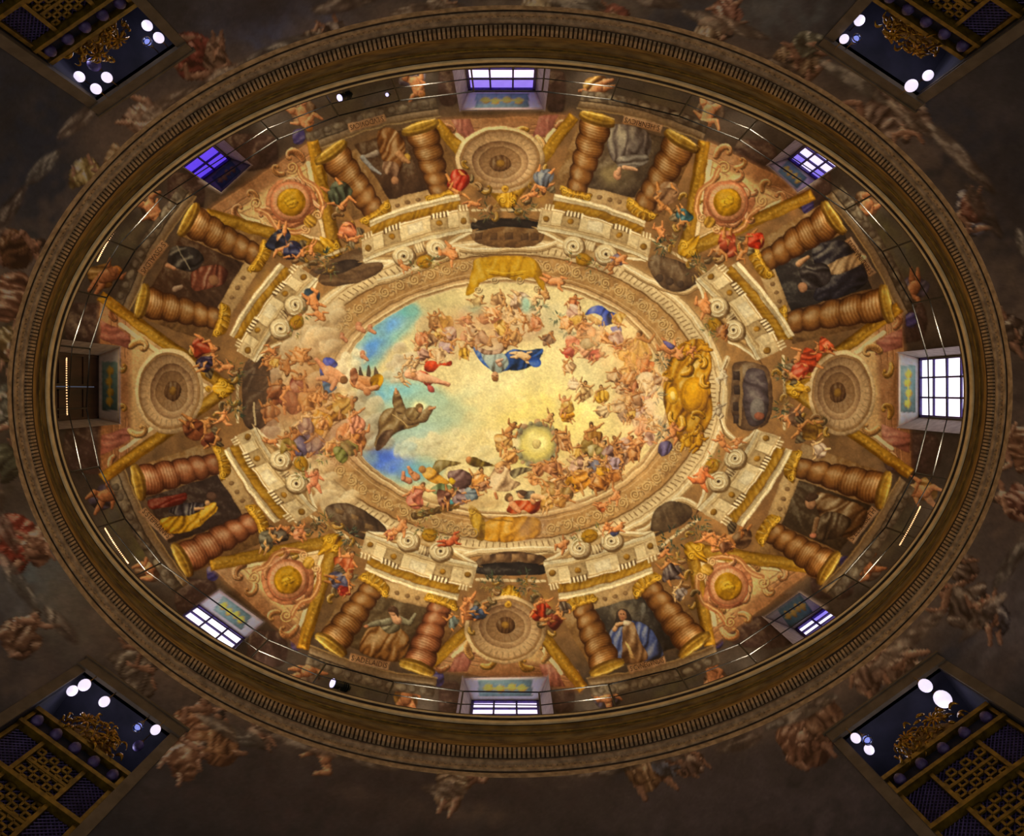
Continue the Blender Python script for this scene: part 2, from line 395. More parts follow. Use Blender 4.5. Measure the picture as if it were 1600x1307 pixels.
COLS = [  # wide foot on the shelf, slim head under the entablature
 ((521, 243), (588, 334), 26, 17), ((659, 205), (690, 306), 26, 16), ((931, 192), (899, 304), 26, 16), ((1062, 226), (1002, 328), 27, 17),
 ((1296, 344), (1190, 412), 27, 17), ((1378, 476), (1226, 505), 27, 17), ((1374, 764), (1240, 728), 27, 16), ((1289, 884), (1200, 828), 27, 17),
 ((1080, 1003), (1010, 914), 27, 17), ((946, 1037), (907, 942), 26, 17), ((654, 1037), (690, 940), 26, 17), ((521, 1003), (586, 914), 26, 17),
 ((290, 872), (402, 812), 26, 17), ((222, 752), (345, 722), 26, 17), ((228, 472), (345, 500), 25, 17), ((300, 346), (405, 402), 26, 17)]
def column(c, i):
    f, t, w0, w1 = c
    ex, ey = t[0]-f[0], t[1]-f[1]; L = math.hypot(ex, ey); ex /= L; ey /= L; px, py = -ey, ex
    with part('painted_twisted_column'):
        w = win(min(f[0], t[0])-35, min(f[1], t[1])-35, max(f[0], t[0])+35, max(f[1], t[1])+35)
        sl, X, Y = w
        s = ((X-f[0])*ex+(Y-f[1])*ey); v = ((X-f[0])*px+(Y-f[1])*py); u = s/L
        uu = np.clip(u, 0, 1); w_ = w0+(w1-w0)*uu
        sgl = 1 if (px*LX+py*LY) > 0 else -1
        k0 = np.clip(v/w_, -1.2, 1.2)
        ph = uu*4.1+.9*uu*uu+.16*k0*sgl+.10*k0*k0          # swelling turns, slightly slanted
        f_ = ph-np.floor(ph); pil = np.maximum(np.sin(math.pi*f_), 0)**.7
        wd = w_*(.87+.14*pil)
        d = np.minimum(wd-np.abs(v), np.minimum(s+2, L+2-s))
        k = v/np.maximum(wd, 1)
        tt = .42*np.exp(-((k-.30*sgl)/.36)**2)-.95*np.abs(k)**3-.28*(k*sgl < 0)*np.abs(k)
        tt += .6*(pil-.72)
        fl = np.sin(2*math.pi*(uu*27+.9*k*k))*np.clip((.62-uu)*5, 0, 1)*np.clip(1.1-k*k, 0, 1)      # the fluted lower turns
        tt += .22*fl+.05*tile(1, X*3, Y*3)-.35*np.exp(-np.maximum(d, 0)/1.4)
        base = (134, 86, 40) if i not in (10, 12, 13) else (142, 84, 50)
        lay(sl, np.clip(d/1.2+.5, 0, 1), tone(C3(base), tt), d, .10, 16)
    with part('painted_column_base'):
        a = math.atan2(py, px)
        ell(f[0]-ex*5, f[1]-ey*5, w0*1.15, 9, (126, 92, 34), rot=a, edge=.5, ew=3, h=.06)
        ell(f[0]-ex*9, f[1]-ey*9, w0*1.12, 7, (168, 130, 48), rot=a, edge=.35, ew=2, fold=(a, .5, i, .25), h=.06)
        line([(f[0]-px*w0-ex*13, f[1]-py*w0-ey*13), (f[0]+px*w0-ex*13, f[1]+py*w0-ey*13)], 1.6, (208, 176, 110), .7)
    with part('painted_gilt_capital'):
        a = math.atan2(py, px); q = (t[0]+ex*3, t[1]+ey*3)
        poly([R2((-w1*1.0, -9), q, a), R2((-w1*1.55, 4), q, a), R2((-w1*1.5, 11), q, a), R2((0, 8), q, a), R2((w1*1.5, 11), q, a), R2((w1*1.55, 4), q, a), R2((w1*1.0, -9), q, a)] if (px*0+1) else [], (176, 126, 30), fold=(a, .8, i, .45), edge=.5, h=.08, hw=6)
        for sg in (-1, 1): spiral(*R2((sg*w1*1.2, 4), q, a), 6, (228, 178, 60), (96, 64, 14), 1.6, a, sg, 1.8)
        line([R2((-w1*1.4, 6), q, a), R2((0, 3), q, a), R2((w1*1.4, 6), q, a)], 2.2, (226, 178, 66), .6, smooth=True)
        for kx in range(-1, 2): acanthus(R2((kx*w1*.6, -8), q, a), a+1.57, 8, .9*(kx or 1), (200, 148, 42), .26, 7)

def band(p, q, w, col, i=0):
    """gold moulding of a groin, with its light fillet"""
    ex, ey = q[0]-p[0], q[1]-p[1]; L = math.hypot(ex, ey); nx, ny = -ey/L*w, ex/L*w
    poly([(p[0]-nx, p[1]-ny), (q[0]-nx*.9, q[1]-ny*.9), (q[0]+nx*.9, q[1]+ny*.9), (p[0]+nx, p[1]+ny)], col, smooth=False, fold=(math.atan2(ey, ex)+1.57, .5, i, .35), lit=.1, edge=.5, ew=2, h=.09, hw=6)
    for k in range(int(L/9)):
        c = mix2(p, q, (k+.5)/(L/9)); ell(c[0], c[1], 3.4, 2.4, (206, 160, 62), rot=math.atan2(ey, ex)+k*.7, edge=.6, ew=1.2, a=.55)

LUN = [  # tip, groin foot one, groin foot two, axial?, emblem centre
 ((793, 318), (684, 196), (893, 186), True, (781, 249), 57, 43), ((1070, 394), (1099, 226), (1262, 307), False, (1136, 316), 30, 30),
 ((1234, 606), (1399, 484), (1416, 736), True, (1315, 614), 43, 55), ((1080, 858), (1108, 1004), (1262, 886), False, (1137, 917), 29, 29),
 ((797, 926), (674, 1036), (908, 1072), True, (789, 984), 52, 44), ((523, 845), (474, 1008), (336, 882), False, (450, 907), 30, 30),
 ((356, 607), (166, 743), (164, 468), True, (264, 611), 44, 55), ((524, 394), (490, 226), (328, 336), False, (455, 316), 30, 30)]
def lunette(l, i):
    tip, a, b, ax, c, rx, ry = l
    m = mix2(a, b, .5); out = (m[0]-tip[0], m[1]-tip[1]); Lo = math.hypot(*out); o = (out[0]/Lo, out[1]/Lo)
    perp = (-o[1], o[0]); ang = math.atan2(o[1], o[0])-math.pi/2      # local +y points to the foot of the lunette
    wout = mix2(tip, m, 1.12 if ax else 1.1)
    with part('painted_lunette_field'):
        col = (204, 164, 112) if ax else (222, 182, 124)
        poly([tip, a, (a[0]+o[0]*8, a[1]+o[1]*8), (b[0]+o[0]*8, b[1]+o[1]*8), b], col, smooth=False, edge=.15, ew=14, fold=(ang, .12, i, .16), h=-.0)
        # pink brown foot with mouldings
        tf = .80 if ax else .90; f0, f1 = mix2(tip, a, tf), mix2(tip, b, tf)
        poly([f0, mix2(f0, f1, .5), f1, (b[0]+o[0]*10, b[1]+o[1]*10), (a[0]+o[0]*10, a[1]+o[1]*10)], (152, 104, 68), smooth=False, fold=(ang+1.57 if ax else ang, .22, i, .18), edge=.2, ew=4, a=.85, soft=9)
        for t in (.84, .9, .95):
            for s0, s1 in ((.04, .3), (.7, .96)):
                g0, g1 = mix2(tip, a, t), mix2(tip, b, t)
                line([mix2(g0, g1, s0), mix2(g0, g1, s1)], 1.6, (98, 62, 40), .6); line([(q[0]+1.6, q[1]+1.6) for q in (mix2(g0, g1, s0), mix2(g0, g1, s1))], 1.3, (206, 152, 104), .6)
        if ax:
            for s0 in (.17, .83):
                g0, g1 = mix2(mix2(tip, a, .80), mix2(tip, b, .80), s0), mix2((a[0]+o[0]*8, a[1]+o[1]*8), (b[0]+o[0]*8, b[1]+o[1]*8), s0)
                poly([(g0[0]-perp[0]*13, g0[1]-perp[1]*13), (g0[0]+perp[0]*13, g0[1]+perp[1]*13), (g1[0]+perp[0]*15, g1[1]+perp[1]*15), (g1[0]-perp[0]*15, g1[1]-perp[1]*15)], (150, 92, 76), smooth=False, fold=(ang, .45, i, .45), edge=.3)
        # inner fillet
        for e in (a, b):
            p0, p1 = mix2(tip, m, .16), mix2(e, m, .16)
            p1 = mix2(p0, p1, .86)
            line([p0, p1], 6, (232, 204, 156), .9); line([(p0[0]+o[0]*5, p0[1]+o[1]*5), (p1[0]+(m[0]-e[0])*.05, p1[1]+(m[1]-e[1])*.05)], 1.6, (150, 108, 60), .7)
        # rolled acanthus at both sides of the emblem
        for s_ in (-1, 1):
            for (u, v, sz, cl, cc, da) in (((.60, .80, 30, 4.2, (196, 146, 84), -2.4), (.36, .90, 24, -4.4, (190, 140, 60), .4), (.84, .93, 22, 4.0, (176, 118, 76), 2.2), (.40, .50, 16, 3.6, (196, 150, 64), 1.2)) if ax else
                                           ((.62, .72, 34, 4.0, (206, 154, 92), -2.0), (.80, .86, 30, -4.0, (190, 132, 82), 2.0), (.34, .90, 22, 4.0, (200, 142, 84), .6), (.55, .40, 20, 3.8, (198, 150, 62), 1.6))):
                half = (.5*math.hypot(a[0]-b[0], a[1]-b[1]))*v*u
                q = (tip[0]+o[0]*Lo*v+perp[0]*half*s_, tip[1]+o[1]*Lo*v+perp[1]*half*s_)
                acanthus(q, ang+(da if s_ > 0 else math.pi-da), sz, cl*s_, cc)
    for k, e in enumerate((a, b)):
        with part('painted_gold_groin'): band(mix2(tip, e, .03), mix2(tip, e, 1.04), 10 if ax else 10.5, (158, 114, 32), i*2+k)
    with part('painted_gold_finial'):
        q = mix2(tip, m, .03)
        poly([R2((-11, -9), q, ang), R2((0, -16), q, ang), R2((11, -9), q, ang), R2((17, 6), q, ang), R2((9, 12), q, ang), R2((0, 19 if ax else 30), q, ang), R2((-9, 12), q, ang), R2((-17, 6), q, ang)], (204, 150, 30), fold=(ang, .9, i, .8), edge=.5, h=.08)
        for sg in (-1, 1): spiral(*R2((sg*8, 2), q, ang), 6, (240, 192, 70), (116, 76, 12), 1.5, ang, sg, 1.8)
    if ax:
        with part('painted_coffered_dome'):
            u = (.16*o[0], .16*o[1])
            ell(c[0], c[1], rx*1.22, ry*1.22, (222, 190, 140), edge=.35, ew=3, h=.02)
            ell(c[0], c[1], rx*1.1, ry*1.1, (150, 112, 70), edge=.2, lit=0)
            ell(c[0]+o[0]*1, c[1]+o[1]*1, rx*1.02, ry*1.02, (190, 154, 110), edge=.5, ew=5, lit=-.3, h=.02)
            n = 30
            for k in range(n):
                q = 2*math.pi*k/n
                p0 = (c[0]+rx*.99*math.cos(q), c[1]+ry*.99*math.sin(q)); p1 = (c[0]+rx*.82*math.cos(q), c[1]+ry*.82*math.sin(q))
                line([p0, p1], 1.5, (126, 92, 58), .55)
            cc = (c[0]-o[0]*rx*.10, c[1]-o[1]*ry*.10)
            ell(cc[0], cc[1], rx*.78, ry*.78, (170, 132, 92), edge=.55, ew=6, lit=-.35)
            for k in (.66, .58): ell(cc[0], cc[1], rx*k, ry*k, (178, 142, 100) if k > .6 else (140, 104, 68), edge=.3, ew=3, lit=-.3)
            for k in range(16):
                q = 2*math.pi*k/16; line([(cc[0]+rx*.56*math.cos(q), cc[1]+ry*.56*math.sin(q)), (cc[0]+rx*.32*math.cos(q), cc[1]+ry*.32*math.sin(q))], 1.3, (108, 78, 48), .5)
            c3 = (cc[0]-o[0]*rx*.05, cc[1]-o[1]*ry*.05)
            ell(c3[0], c3[1], rx*.30, ry*.30, (98, 66, 38), edge=.5, fold=(0, .9, i, .5)); ell(c3[0], c3[1], rx*.13, ry*.13, (150, 108, 44), edge=.6)
        q = mix2(tip, c, .33); ell(q[0], q[1], 5.5, 5.5, (206, 156, 52), edge=.5, ew=1.5); ell(q[0], q[1], 2.3, 2.3, (150, 100, 24), edge=.2)
    else:
        with part('painted_gold_medallion'):
            g = np.random.default_rng(40+i)
            poly([(c[0]+rx*g.uniform(1.12, 1.5)*math.cos(q), c[1]+ry*g.uniform(1.12, 1.45)*math.sin(q)) for q in np.arange(12)*math.pi/6], (196, 128, 84), edge=.5, ew=2, fold=(1, .5, i, .4), h=.03)
            for k in range(5):
                q = g.uniform(0, 6.28); acanthus((c[0]+rx*1.15*math.cos(q), c[1]+ry*1.15*math.sin(q)), q+1.2, g.uniform(14, 22), g.choice([-3.4, 3.4]), (208, 144, 94), .2)
            for sg in (-1, 1):
                line([R2((sg*18, -46), c, ang), R2((sg*34, -34), c, ang), R2((sg*44, -12), c, ang), R2((sg*40, 12), c, ang), R2((sg*46, 32), c, ang)], 8, (168, 104, 62), .8, smooth=True)
                line([R2((sg*18, -47), c, ang), R2((sg*33, -36), c, ang), R2((sg*43, -13), c, ang), R2((sg*39, 11), c, ang), R2((sg*45, 31), c, ang)], 2.5, (230, 180, 124), .8, smooth=True)
                spiral(*R2((sg*40, 38), c, ang), 10, (228, 180, 120), (120, 72, 36), 1.8, ang, sg, 2.4)
                spiral(*R2((sg*14, -44), c, ang), 8, (232, 188, 126), (128, 78, 40), 1.8, ang, -sg, 2.2)
            ell(c[0], c[1], rx*1.12, ry*1.12, (186, 116, 76), edge=.5, ew=3, h=.05)
            ell(c[0], c[1], rx*.98, ry*.98, (216, 152, 106), edge=.5, ew=2, lit=.5)
            for k in range(22): line([(c[0]+rx*.76*math.cos(k*.2856), c[1]+ry*.76*math.sin(k*.2856)), (c[0]+rx*.96*math.cos(k*.2856), c[1]+ry*.96*math.sin(k*.2856))], 1.4, (160, 92, 56), .3)
            ell(c[0], c[1], rx*.74, ry*.74, (188, 136, 26), edge=.5, ew=4, fold=(.5, .25, i, .3), h=.06)
            # gilt head in profile inside
            poly([R2(v, c, ang, 1, 1 if i % 4 == 1 else -1) for v in ((-6, 9), (-9, 2), (-7, -6), (0, -10), (7, -8), (9, -1), (5, 3), (6, 8), (0, 12))], (216, 166, 44), edge=.5, fold=(1, .8, i, .5))
            line([R2(v, c, ang) for v in ((-2, -3), (2, -4), (4, -1))], 1.3, (112, 72, 10), .8); line([R2(v, c, ang) for v in ((0, 5), (4, 5))], 1.2, (112, 72, 10), .7)
            poly([R2((-6, -34), c, ang), R2((6, -34), c, ang), R2((9, -46), c, ang), R2((0, -52), c, ang), R2((-9, -46), c, ang)], (206, 156, 60), fold=(ang, .9, i, .6))

PAN = [  # dark field corners, shelf cartouche ends
 ((553, 226), (648, 196), (684, 292), (612, 318)), ((944, 190), (1046, 215), (990, 310), (912, 296)), ((1318, 364), (1362, 450), (1222, 490), (1202, 420)), ((1362, 790), (1312, 862), (1204, 812), (1226, 742)),
 ((1058, 1012), (972, 1036), (924, 940), (996, 922)), ((630, 1036), (540, 1010), (600, 922), (674, 940)), ((264, 850), (228, 778), (350, 738), (388, 806)), ((234, 452), (282, 368), (396, 418), (352, 488))]
CART = [((544, 200), (602, 184)), ((973, 186), (1034, 201)), ((1324, 374), (1364, 430)), ((1368, 794), (1328, 846)), ((1040, 1031), (982, 1047)), ((608, 1042), (546, 1028)), ((266, 842), (222, 796)), ((220, 428), (258, 378))]

def panels():
    # stone shelf that carries the columns
    for i in range(8):
        A_, B_, C_, D_ = PAN[i]
        f = [COLS[2*i][0], COLS[2*i+1][0]]
        with part('painted_niche_wall'):
            q0 = mix2(f[0], f[1], -.18); q1 = mix2(f[0], f[1], 1.18)
            t0, t1 = COLS[2*i][1], COLS[2*i+1][1]
            poly([q0, mix2(q0, q1, .5), q1, mix2(t0, t1, 1.35), mix2(t0, t1, -.35)], (128, 92, 52), smooth=False, edge=.2, ew=8, fold=(i, .15, i, .3))
            hc = [mix2(t0, t1, .12), mix2(t0, t1, .88)]; uo = ((f[0][0]+f[1][0]-t0[0]-t1[0]), (f[0][1]+f[1][1]-t0[1]-t1[1])); ul = math.hypot(*uo); uo = (uo[0]/ul, uo[1]/ul)
            PALE = [(hc[0][0]-uo[0]*10, hc[0][1]-uo[1]*10), (hc[1][0]-uo[0]*10, hc[1][1]-uo[1]*10), (hc[1][0]+uo[0]*16, hc[1][1]+uo[1]*16), (hc[0][0]+uo[0]*16, hc[0][1]+uo[1]*16)]
            poly([A_, B_, C_, D_], [(72, 48, 30), (84, 66, 48), (50, 42, 38), (64, 46, 28), (50, 42, 36), (84, 64, 40), (56, 40, 32), (70, 46, 30)][i], smooth=False, edge=.35, ew=6, fold=(i*.8, .12, i, .35), soft=2)
            poly(PALE, (184, 148, 98), smooth=False, edge=.4, ew=2, fold=(i, .2, i, .2))
            for k in range(5):
                q = mix2(mix2(PALE[0], PALE[3], .55), mix2(PALE[1], PALE[2], .55), (k+.5)/5); ell(q[0], q[1], 4, 3.4, (132, 98, 60), edge=.5, ew=1)
    for i in range(8):
        a0 = CART[i][0]; a1 = CART[i][1]
        f0, f1 = (COLS[2*i][0], COLS[2*i+1][0])
        if (a1[0]-a0[0])*(f1[0]-f0[0])+(a1[1]-a0[1])*(f1[1]-f0[1]) < 0: f0, f1 = f1, f0
        mid = mix2(f0, f1, .5); L = math.hypot(mid[0]-CX, mid[1]-CY)
        # outward normal of the lip ellipse
        nx, ny = (mid[0]-CX)/LA**2, (mid[1]-CY)/LB**2; l2 = math.hypot(nx, ny); nx, ny = nx/l2, ny/l2
        ex, ey = (f1[0]-f0[0]), (f1[1]-f0[1]); ll = math.hypot(ex, ey); ex, ey = ex/ll, ey/ll
        s0 = (f0[0]-ex*34+nx*15, f0[1]-ey*34+ny*15); s1 = (f1[0]+ex*34+nx*15, f1[1]+ey*34+ny*15)
        bow = mix2(s0, s1, .5); bow = (bow[0]+nx*9, bow[1]+ny*9)
        with part('painted_stone_shelf'):
            up = [s0, mix2(s0, bow, .5), bow, mix2(bow, s1, .5), s1]; up = [tuple(p) for p in cat([s0, bow, s1], 6, False)]
            lo = [(p[0]+nx*13, p[1]+ny*13) for p in up]; lo2 = [(p[0]+nx*30, p[1]+ny*30) for p in up]
            poly(up+lo2[::-1], (84, 72, 60), smooth=False, edge=.3, fold=(math.atan2(ey, ex), .2, i, .5), h=.03)
            poly(up+lo[::-1], (122, 102, 78), smooth=False, edge=.3, h=.05, hw=4, lit=.1)
            line(up, 2.4, (176, 152, 108), .75); line(lo, 1.6, (42, 34, 28), .8)
            for t in range(1, 12):
                p = mix2(s0, s1, t/12); bwd = 9*4*(t/12)*(1-t/12)
                ell(p[0]+nx*(22+bwd*.9), p[1]+ny*(22+bwd*.9), 6 if t % 3 else 9, 5.5, (108, 98, 86) if t % 3 else (128, 118, 102), edge=.6, h=.03, rot=math.atan2(ey, ex))
        c0, c1 = a0, a1
        with part('painted_inscription_tablet'):
            poly([(c0[0]-nx*7, c0[1]-ny*7), (c1[0]-nx*7, c1[1]-ny*7), (c1[0]+nx*7, c1[1]+ny*7), (c0[0]+nx*7, c0[1]+ny*7)], (164, 128, 94), smooth=False, edge=.35, ew=1.4, lit=.1, h=.06, hw=3)

def lib_drum():
    """dark wall between the shelf and the ledge: grey stone balusters, seated putti, flanks of the windows"""
    P = [(474, 180, 44, 2.6, 0), (648, 132, 40, 2.9, 1), (930, 142, 42, 3.3, 2), (1107, 178, 44, 3.4, 0), (1352, 322, 42, 3.9, 1), (1426, 452, 44, 4.2, 2), (1440, 768, 44, 4.9, 0), (1352, 884, 42, 5.3, 3),
         (1112, 1056, 44, 6.0, 1), (950, 1086, 38, .2, 3), (634, 1088, 42, .1, 0), (484, 1046, 44, .4, 2), (236, 886, 42, .9, 1), (166, 774, 44, 1.2, 0), (166, 432, 46, 1.7, 2), (238, 326, 44, 2.2, 3)]
    for i, (x, y) in enumerate(((560, 160), (1030, 160), (1392, 380), (1400, 836), (1030, 1066), (560, 1066), (196, 830), (196, 382))):
        th = math.atan2((y-CY)/LB, (x-CX)/LA); tx = math.atan2(LB*math.cos(th), -LA*math.sin(th))
        soften(x, y, 60, 26, [(84, 78, 56), (82, 74, 54), (104, 100, 62), (78, 74, 60)][i % 4], .75, tx)  # soft olive patches paint in the lamplit stretches of the drum
        soften(x+20*math.cos(tx), y+20*math.sin(tx), 30, 14, [(62, 58, 74), (92, 78, 60)][i % 2], .5, tx)
    for i, (x, y, s, an, po) in enumerate(P):
        lt = 0 if i in (0, 3, 11, 8, 5, 6, 14) else -.12
        putto(x, y, s*1.35, an, po, [(176, 122, 86), (158, 106, 72), (146, 96, 64)][i % 3], 1 if i % 2 else -1, cloth=[(96, 70, 50), (70, 62, 80), (120, 86, 40), (84, 66, 54)][i % 4], name='painted_seated_putto', dk=lt)
    F = [(700, 130, 14, 30), (868, 140, 14, 30), (1404, 500, 40, 30), (1424, 706, 40, 30), (702, 1090, 16, 26), (880, 1085, 16, 26), (150, 508, 44, 34), (150, 700, 46, 34),
         (390, 235, 40, 26), (290, 300, 26, 30), (1180, 245, 30, 26), (1270, 290, 26, 34), (418, 1012, 28, 26), (306, 930, 30, 26), (1190, 986, 46, 22), (1300, 906, 30, 26)]
    for x, y, rx, ry in F:
        poly([(x-rx, y-ry*.8), (x, y-ry), (x+rx, y-ry*.7), (x+rx*.9, y+ry), (x-rx*.9, y+ry)], (62, 44, 40), fold=(x, .12, 2, .4), edge=.3, soft=3)
    for (x, y) in ((467, 213), (1262, 322), (1424, 500), (1400, 722), (185, 705), (186, 512), (684, 1060), (886, 1060), (464, 1004), (1120, 1002), (1322, 880), (332, 896)):
        poly([(x-9, y-8), (x+5, y-11), (x+10, y+2), (x+3, y+12), (x-8, y+9)], (62, 54, 108), fold=(1, .6, x % 7, .7), edge=.3)

def saints():
    with part('painted_saint', 'painted saint in a brown robe'):
        poly([(590, 205), (618, 203), (632, 222), (630, 250), (622, 272), (606, 262), (592, 236)], (122, 76, 36), fold=(.5, .5, 1, 1), edge=.5)
        poly([(600, 252), (622, 256), (622, 280), (616, 286), (610, 276), (598, 268)], (140, 104, 76), fold=(.3, .6, 2))
        ell(617, 282, 6, 7, (166, 118, 80)); limb((588, 240), (566, 246), 5, 3, (150, 130, 112)); chain([(566, 246), (580, 262), (594, 272)], [4, 3, 2], (146, 140, 134))
        ell(634, 248, 6, 8, (186, 144, 60), rot=.4); chain([(622, 240), (630, 250), (638, 254)], [5, 4, 2.5], (172, 122, 78))
    with part('painted_saint', 'painted saint in a grey habit with a halo'):
        soften(962, 274, 24, 20, (150, 128, 84), .7)
        poly([(958, 194), (1006, 202), (1018, 226), (1008, 248), (976, 258), (958, 250), (948, 222)], (98, 84, 76), fold=(.1, .4, 3, .8), edge=.5)
        poly([(964, 246), (1006, 240), (1012, 252), (992, 262), (970, 264)], (124, 112, 100), fold=(1.4, .5, 5))
        ell(964, 273, 6, 8, (206, 150, 110)); limb((968, 264), (966, 270), 4, 4, (200, 150, 112)); limb((976, 262), (994, 266), 4, 2.5, (208, 160, 120))
    with part('painted_saint', 'painted saint in black over a white habit'):
        poly([(1268, 388), (1318, 376), (1352, 420), (1350, 446), (1296, 470), (1270, 464), (1282, 436)], (40, 34, 40), fold=(1, .3, 1, .7))
        poly([(1340, 394), (1352, 408), (1310, 428), (1272, 432), (1284, 418)], (188, 154, 112), fold=(.5, .5, 2, .7)); poly([(1250, 420), (1290, 412), (1296, 440), (1262, 452)], (56, 46, 44), fold=(2, .4, 1))
        ell(1254, 448, 7, 8, (180, 130, 92)); limb((1262, 402), (1248, 412), 3, 5, (188, 140, 98))
    with part('painted_saint', 'painted saint in a dark brown robe'):
        poly([(1274, 772), (1310, 776), (1356, 800), (1330, 838), (1296, 832), (1280, 806)], (94, 62, 32), fold=(.9, .4, 4, 1)); poly([(1292, 800), (1330, 812), (1310, 840), (1278, 842), (1272, 822)], (66, 46, 28), fold=(.3, .4, 4))
        ell(1266, 786, 9, 10, (170, 124, 86)); poly([(1256, 778), (1264, 770), (1278, 774), (1276, 780), (1262, 784)], (66, 44, 28)); limb((1276, 812), (1270, 834), 5, 3.5, (120, 84, 52)); ell(1270, 836, 5, 4, (200, 130, 96))
    with part('painted_saint', 'painted nun saint in a blue mantle'):
        soften(972, 958, 30, 22, (118, 98, 70), .8)
        poly([(964, 974), (1000, 972), (1022, 990), (1036, 1022), (1010, 1034), (980, 1030), (958, 1036), (950, 1000)], (66, 76, 122), fold=(.3, .45, 2, 1.1), edge=.5)
        poly([(974, 978), (990, 974), (1000, 1000), (1012, 1030), (976, 1036), (972, 1008)], (134, 98, 64), fold=(.3, .4, 3, .9)); poly([(976, 1002), (982, 1008), (994, 1030), (986, 1030)], (214, 176, 116), smooth=False)
        poly([(962, 962), (966, 954), (976, 952), (984, 960), (984, 976), (960, 980)], (52, 40, 34)); ell(972, 962, 7, 9, (170, 118, 80)); 
        for q in (-2.5, 2.5): ell(972+q, 960, 1.3, .9, (50, 30, 20), edge=0, lit=0)
        ell(972, 966, 2, .8, (130, 60, 44), edge=0, lit=0)
        chain([(960, 984), (964, 976), (978, 974)], [4, 3.4, 2.6], (204, 156, 108)); poly([(974, 970), (986, 972), (982, 978), (974, 978)], (226, 204, 170))
        poly([(1002, 944), (1008, 946), (1006, 966), (1000, 970)], (104, 96, 84))
    with part('painted_saint', 'painted queen saint in a brown gown'):
        poly([(576, 982), (600, 976), (628, 984), (640, 1004), (618, 1034), (580, 1026), (560, 1016)], (128, 84, 40), fold=(.5, .4, 6, 1)); poly([(592, 974), (616, 970), (624, 984), (604, 990)], (96, 84, 60), fold=(1, .6, 3))
        chain([(608, 972), (590, 974), (572, 979)], [6, 5, 3], (120, 110, 86)); ell(572, 979, 4, 3, (206, 140, 96)); chain([(622, 968), (640, 974), (648, 960)], [6, 4, 2.5], (128, 116, 88))
        limb((612, 956), (620, 970), 5, 7, (214, 162, 120)); ell(613, 955, 7, 8, (208, 156, 112), rot=-.5); poly([(606, 956), (608, 948), (620, 950), (622, 966), (616, 958)], (70, 44, 28))
    with part('painted_saint', 'painted saint in red, black and gold'):
        poly([(232, 782), (264, 776), (290, 770), (286, 786), (240, 796)], (104, 34, 22), fold=(1.3, .4, 1)); poly([(250, 812), (290, 804), (336, 790), (334, 802), (304, 826), (264, 834)], (190, 140, 32), fold=(.6, .5, 3, .8))
        poly([(262, 800), (282, 788), (318, 786), (314, 798), (290, 806)], (60, 50, 52), fold=(.2, .7, 8, 1.2)); ell(330, 776, 8, 7, (92, 64, 48)); poly([(312, 800), (324, 788), (338, 786), (330, 806), (312, 816)], (204, 152, 40), fold=(.7, .7, 2))
        ell(324, 786, 4, 4, (206, 160, 112)); limb((306, 796), (318, 794), 3, 2, (200, 150, 104))
    with part('painted_saint', 'painted saint in armour with a red cloak'):
        poly([(300, 424), (336, 414), (356, 424), (350, 442), (322, 452), (300, 452)], (112, 60, 40), fold=(.3, .45, 2, .9)); poly([(272, 384), (306, 390), (318, 408), (298, 424), (266, 414), (262, 400)], (48, 40, 36), fold=(1, .4, 3))
        ell(334, 438, 8, 8, (140, 96, 64)); limb((262, 416), (272, 420), 4, 3, (188, 136, 98)); line([(276, 384), (296, 420)], 2, (160, 146, 120), .7); limb((274, 452), (284, 448), 5, 3, (150, 120, 96))

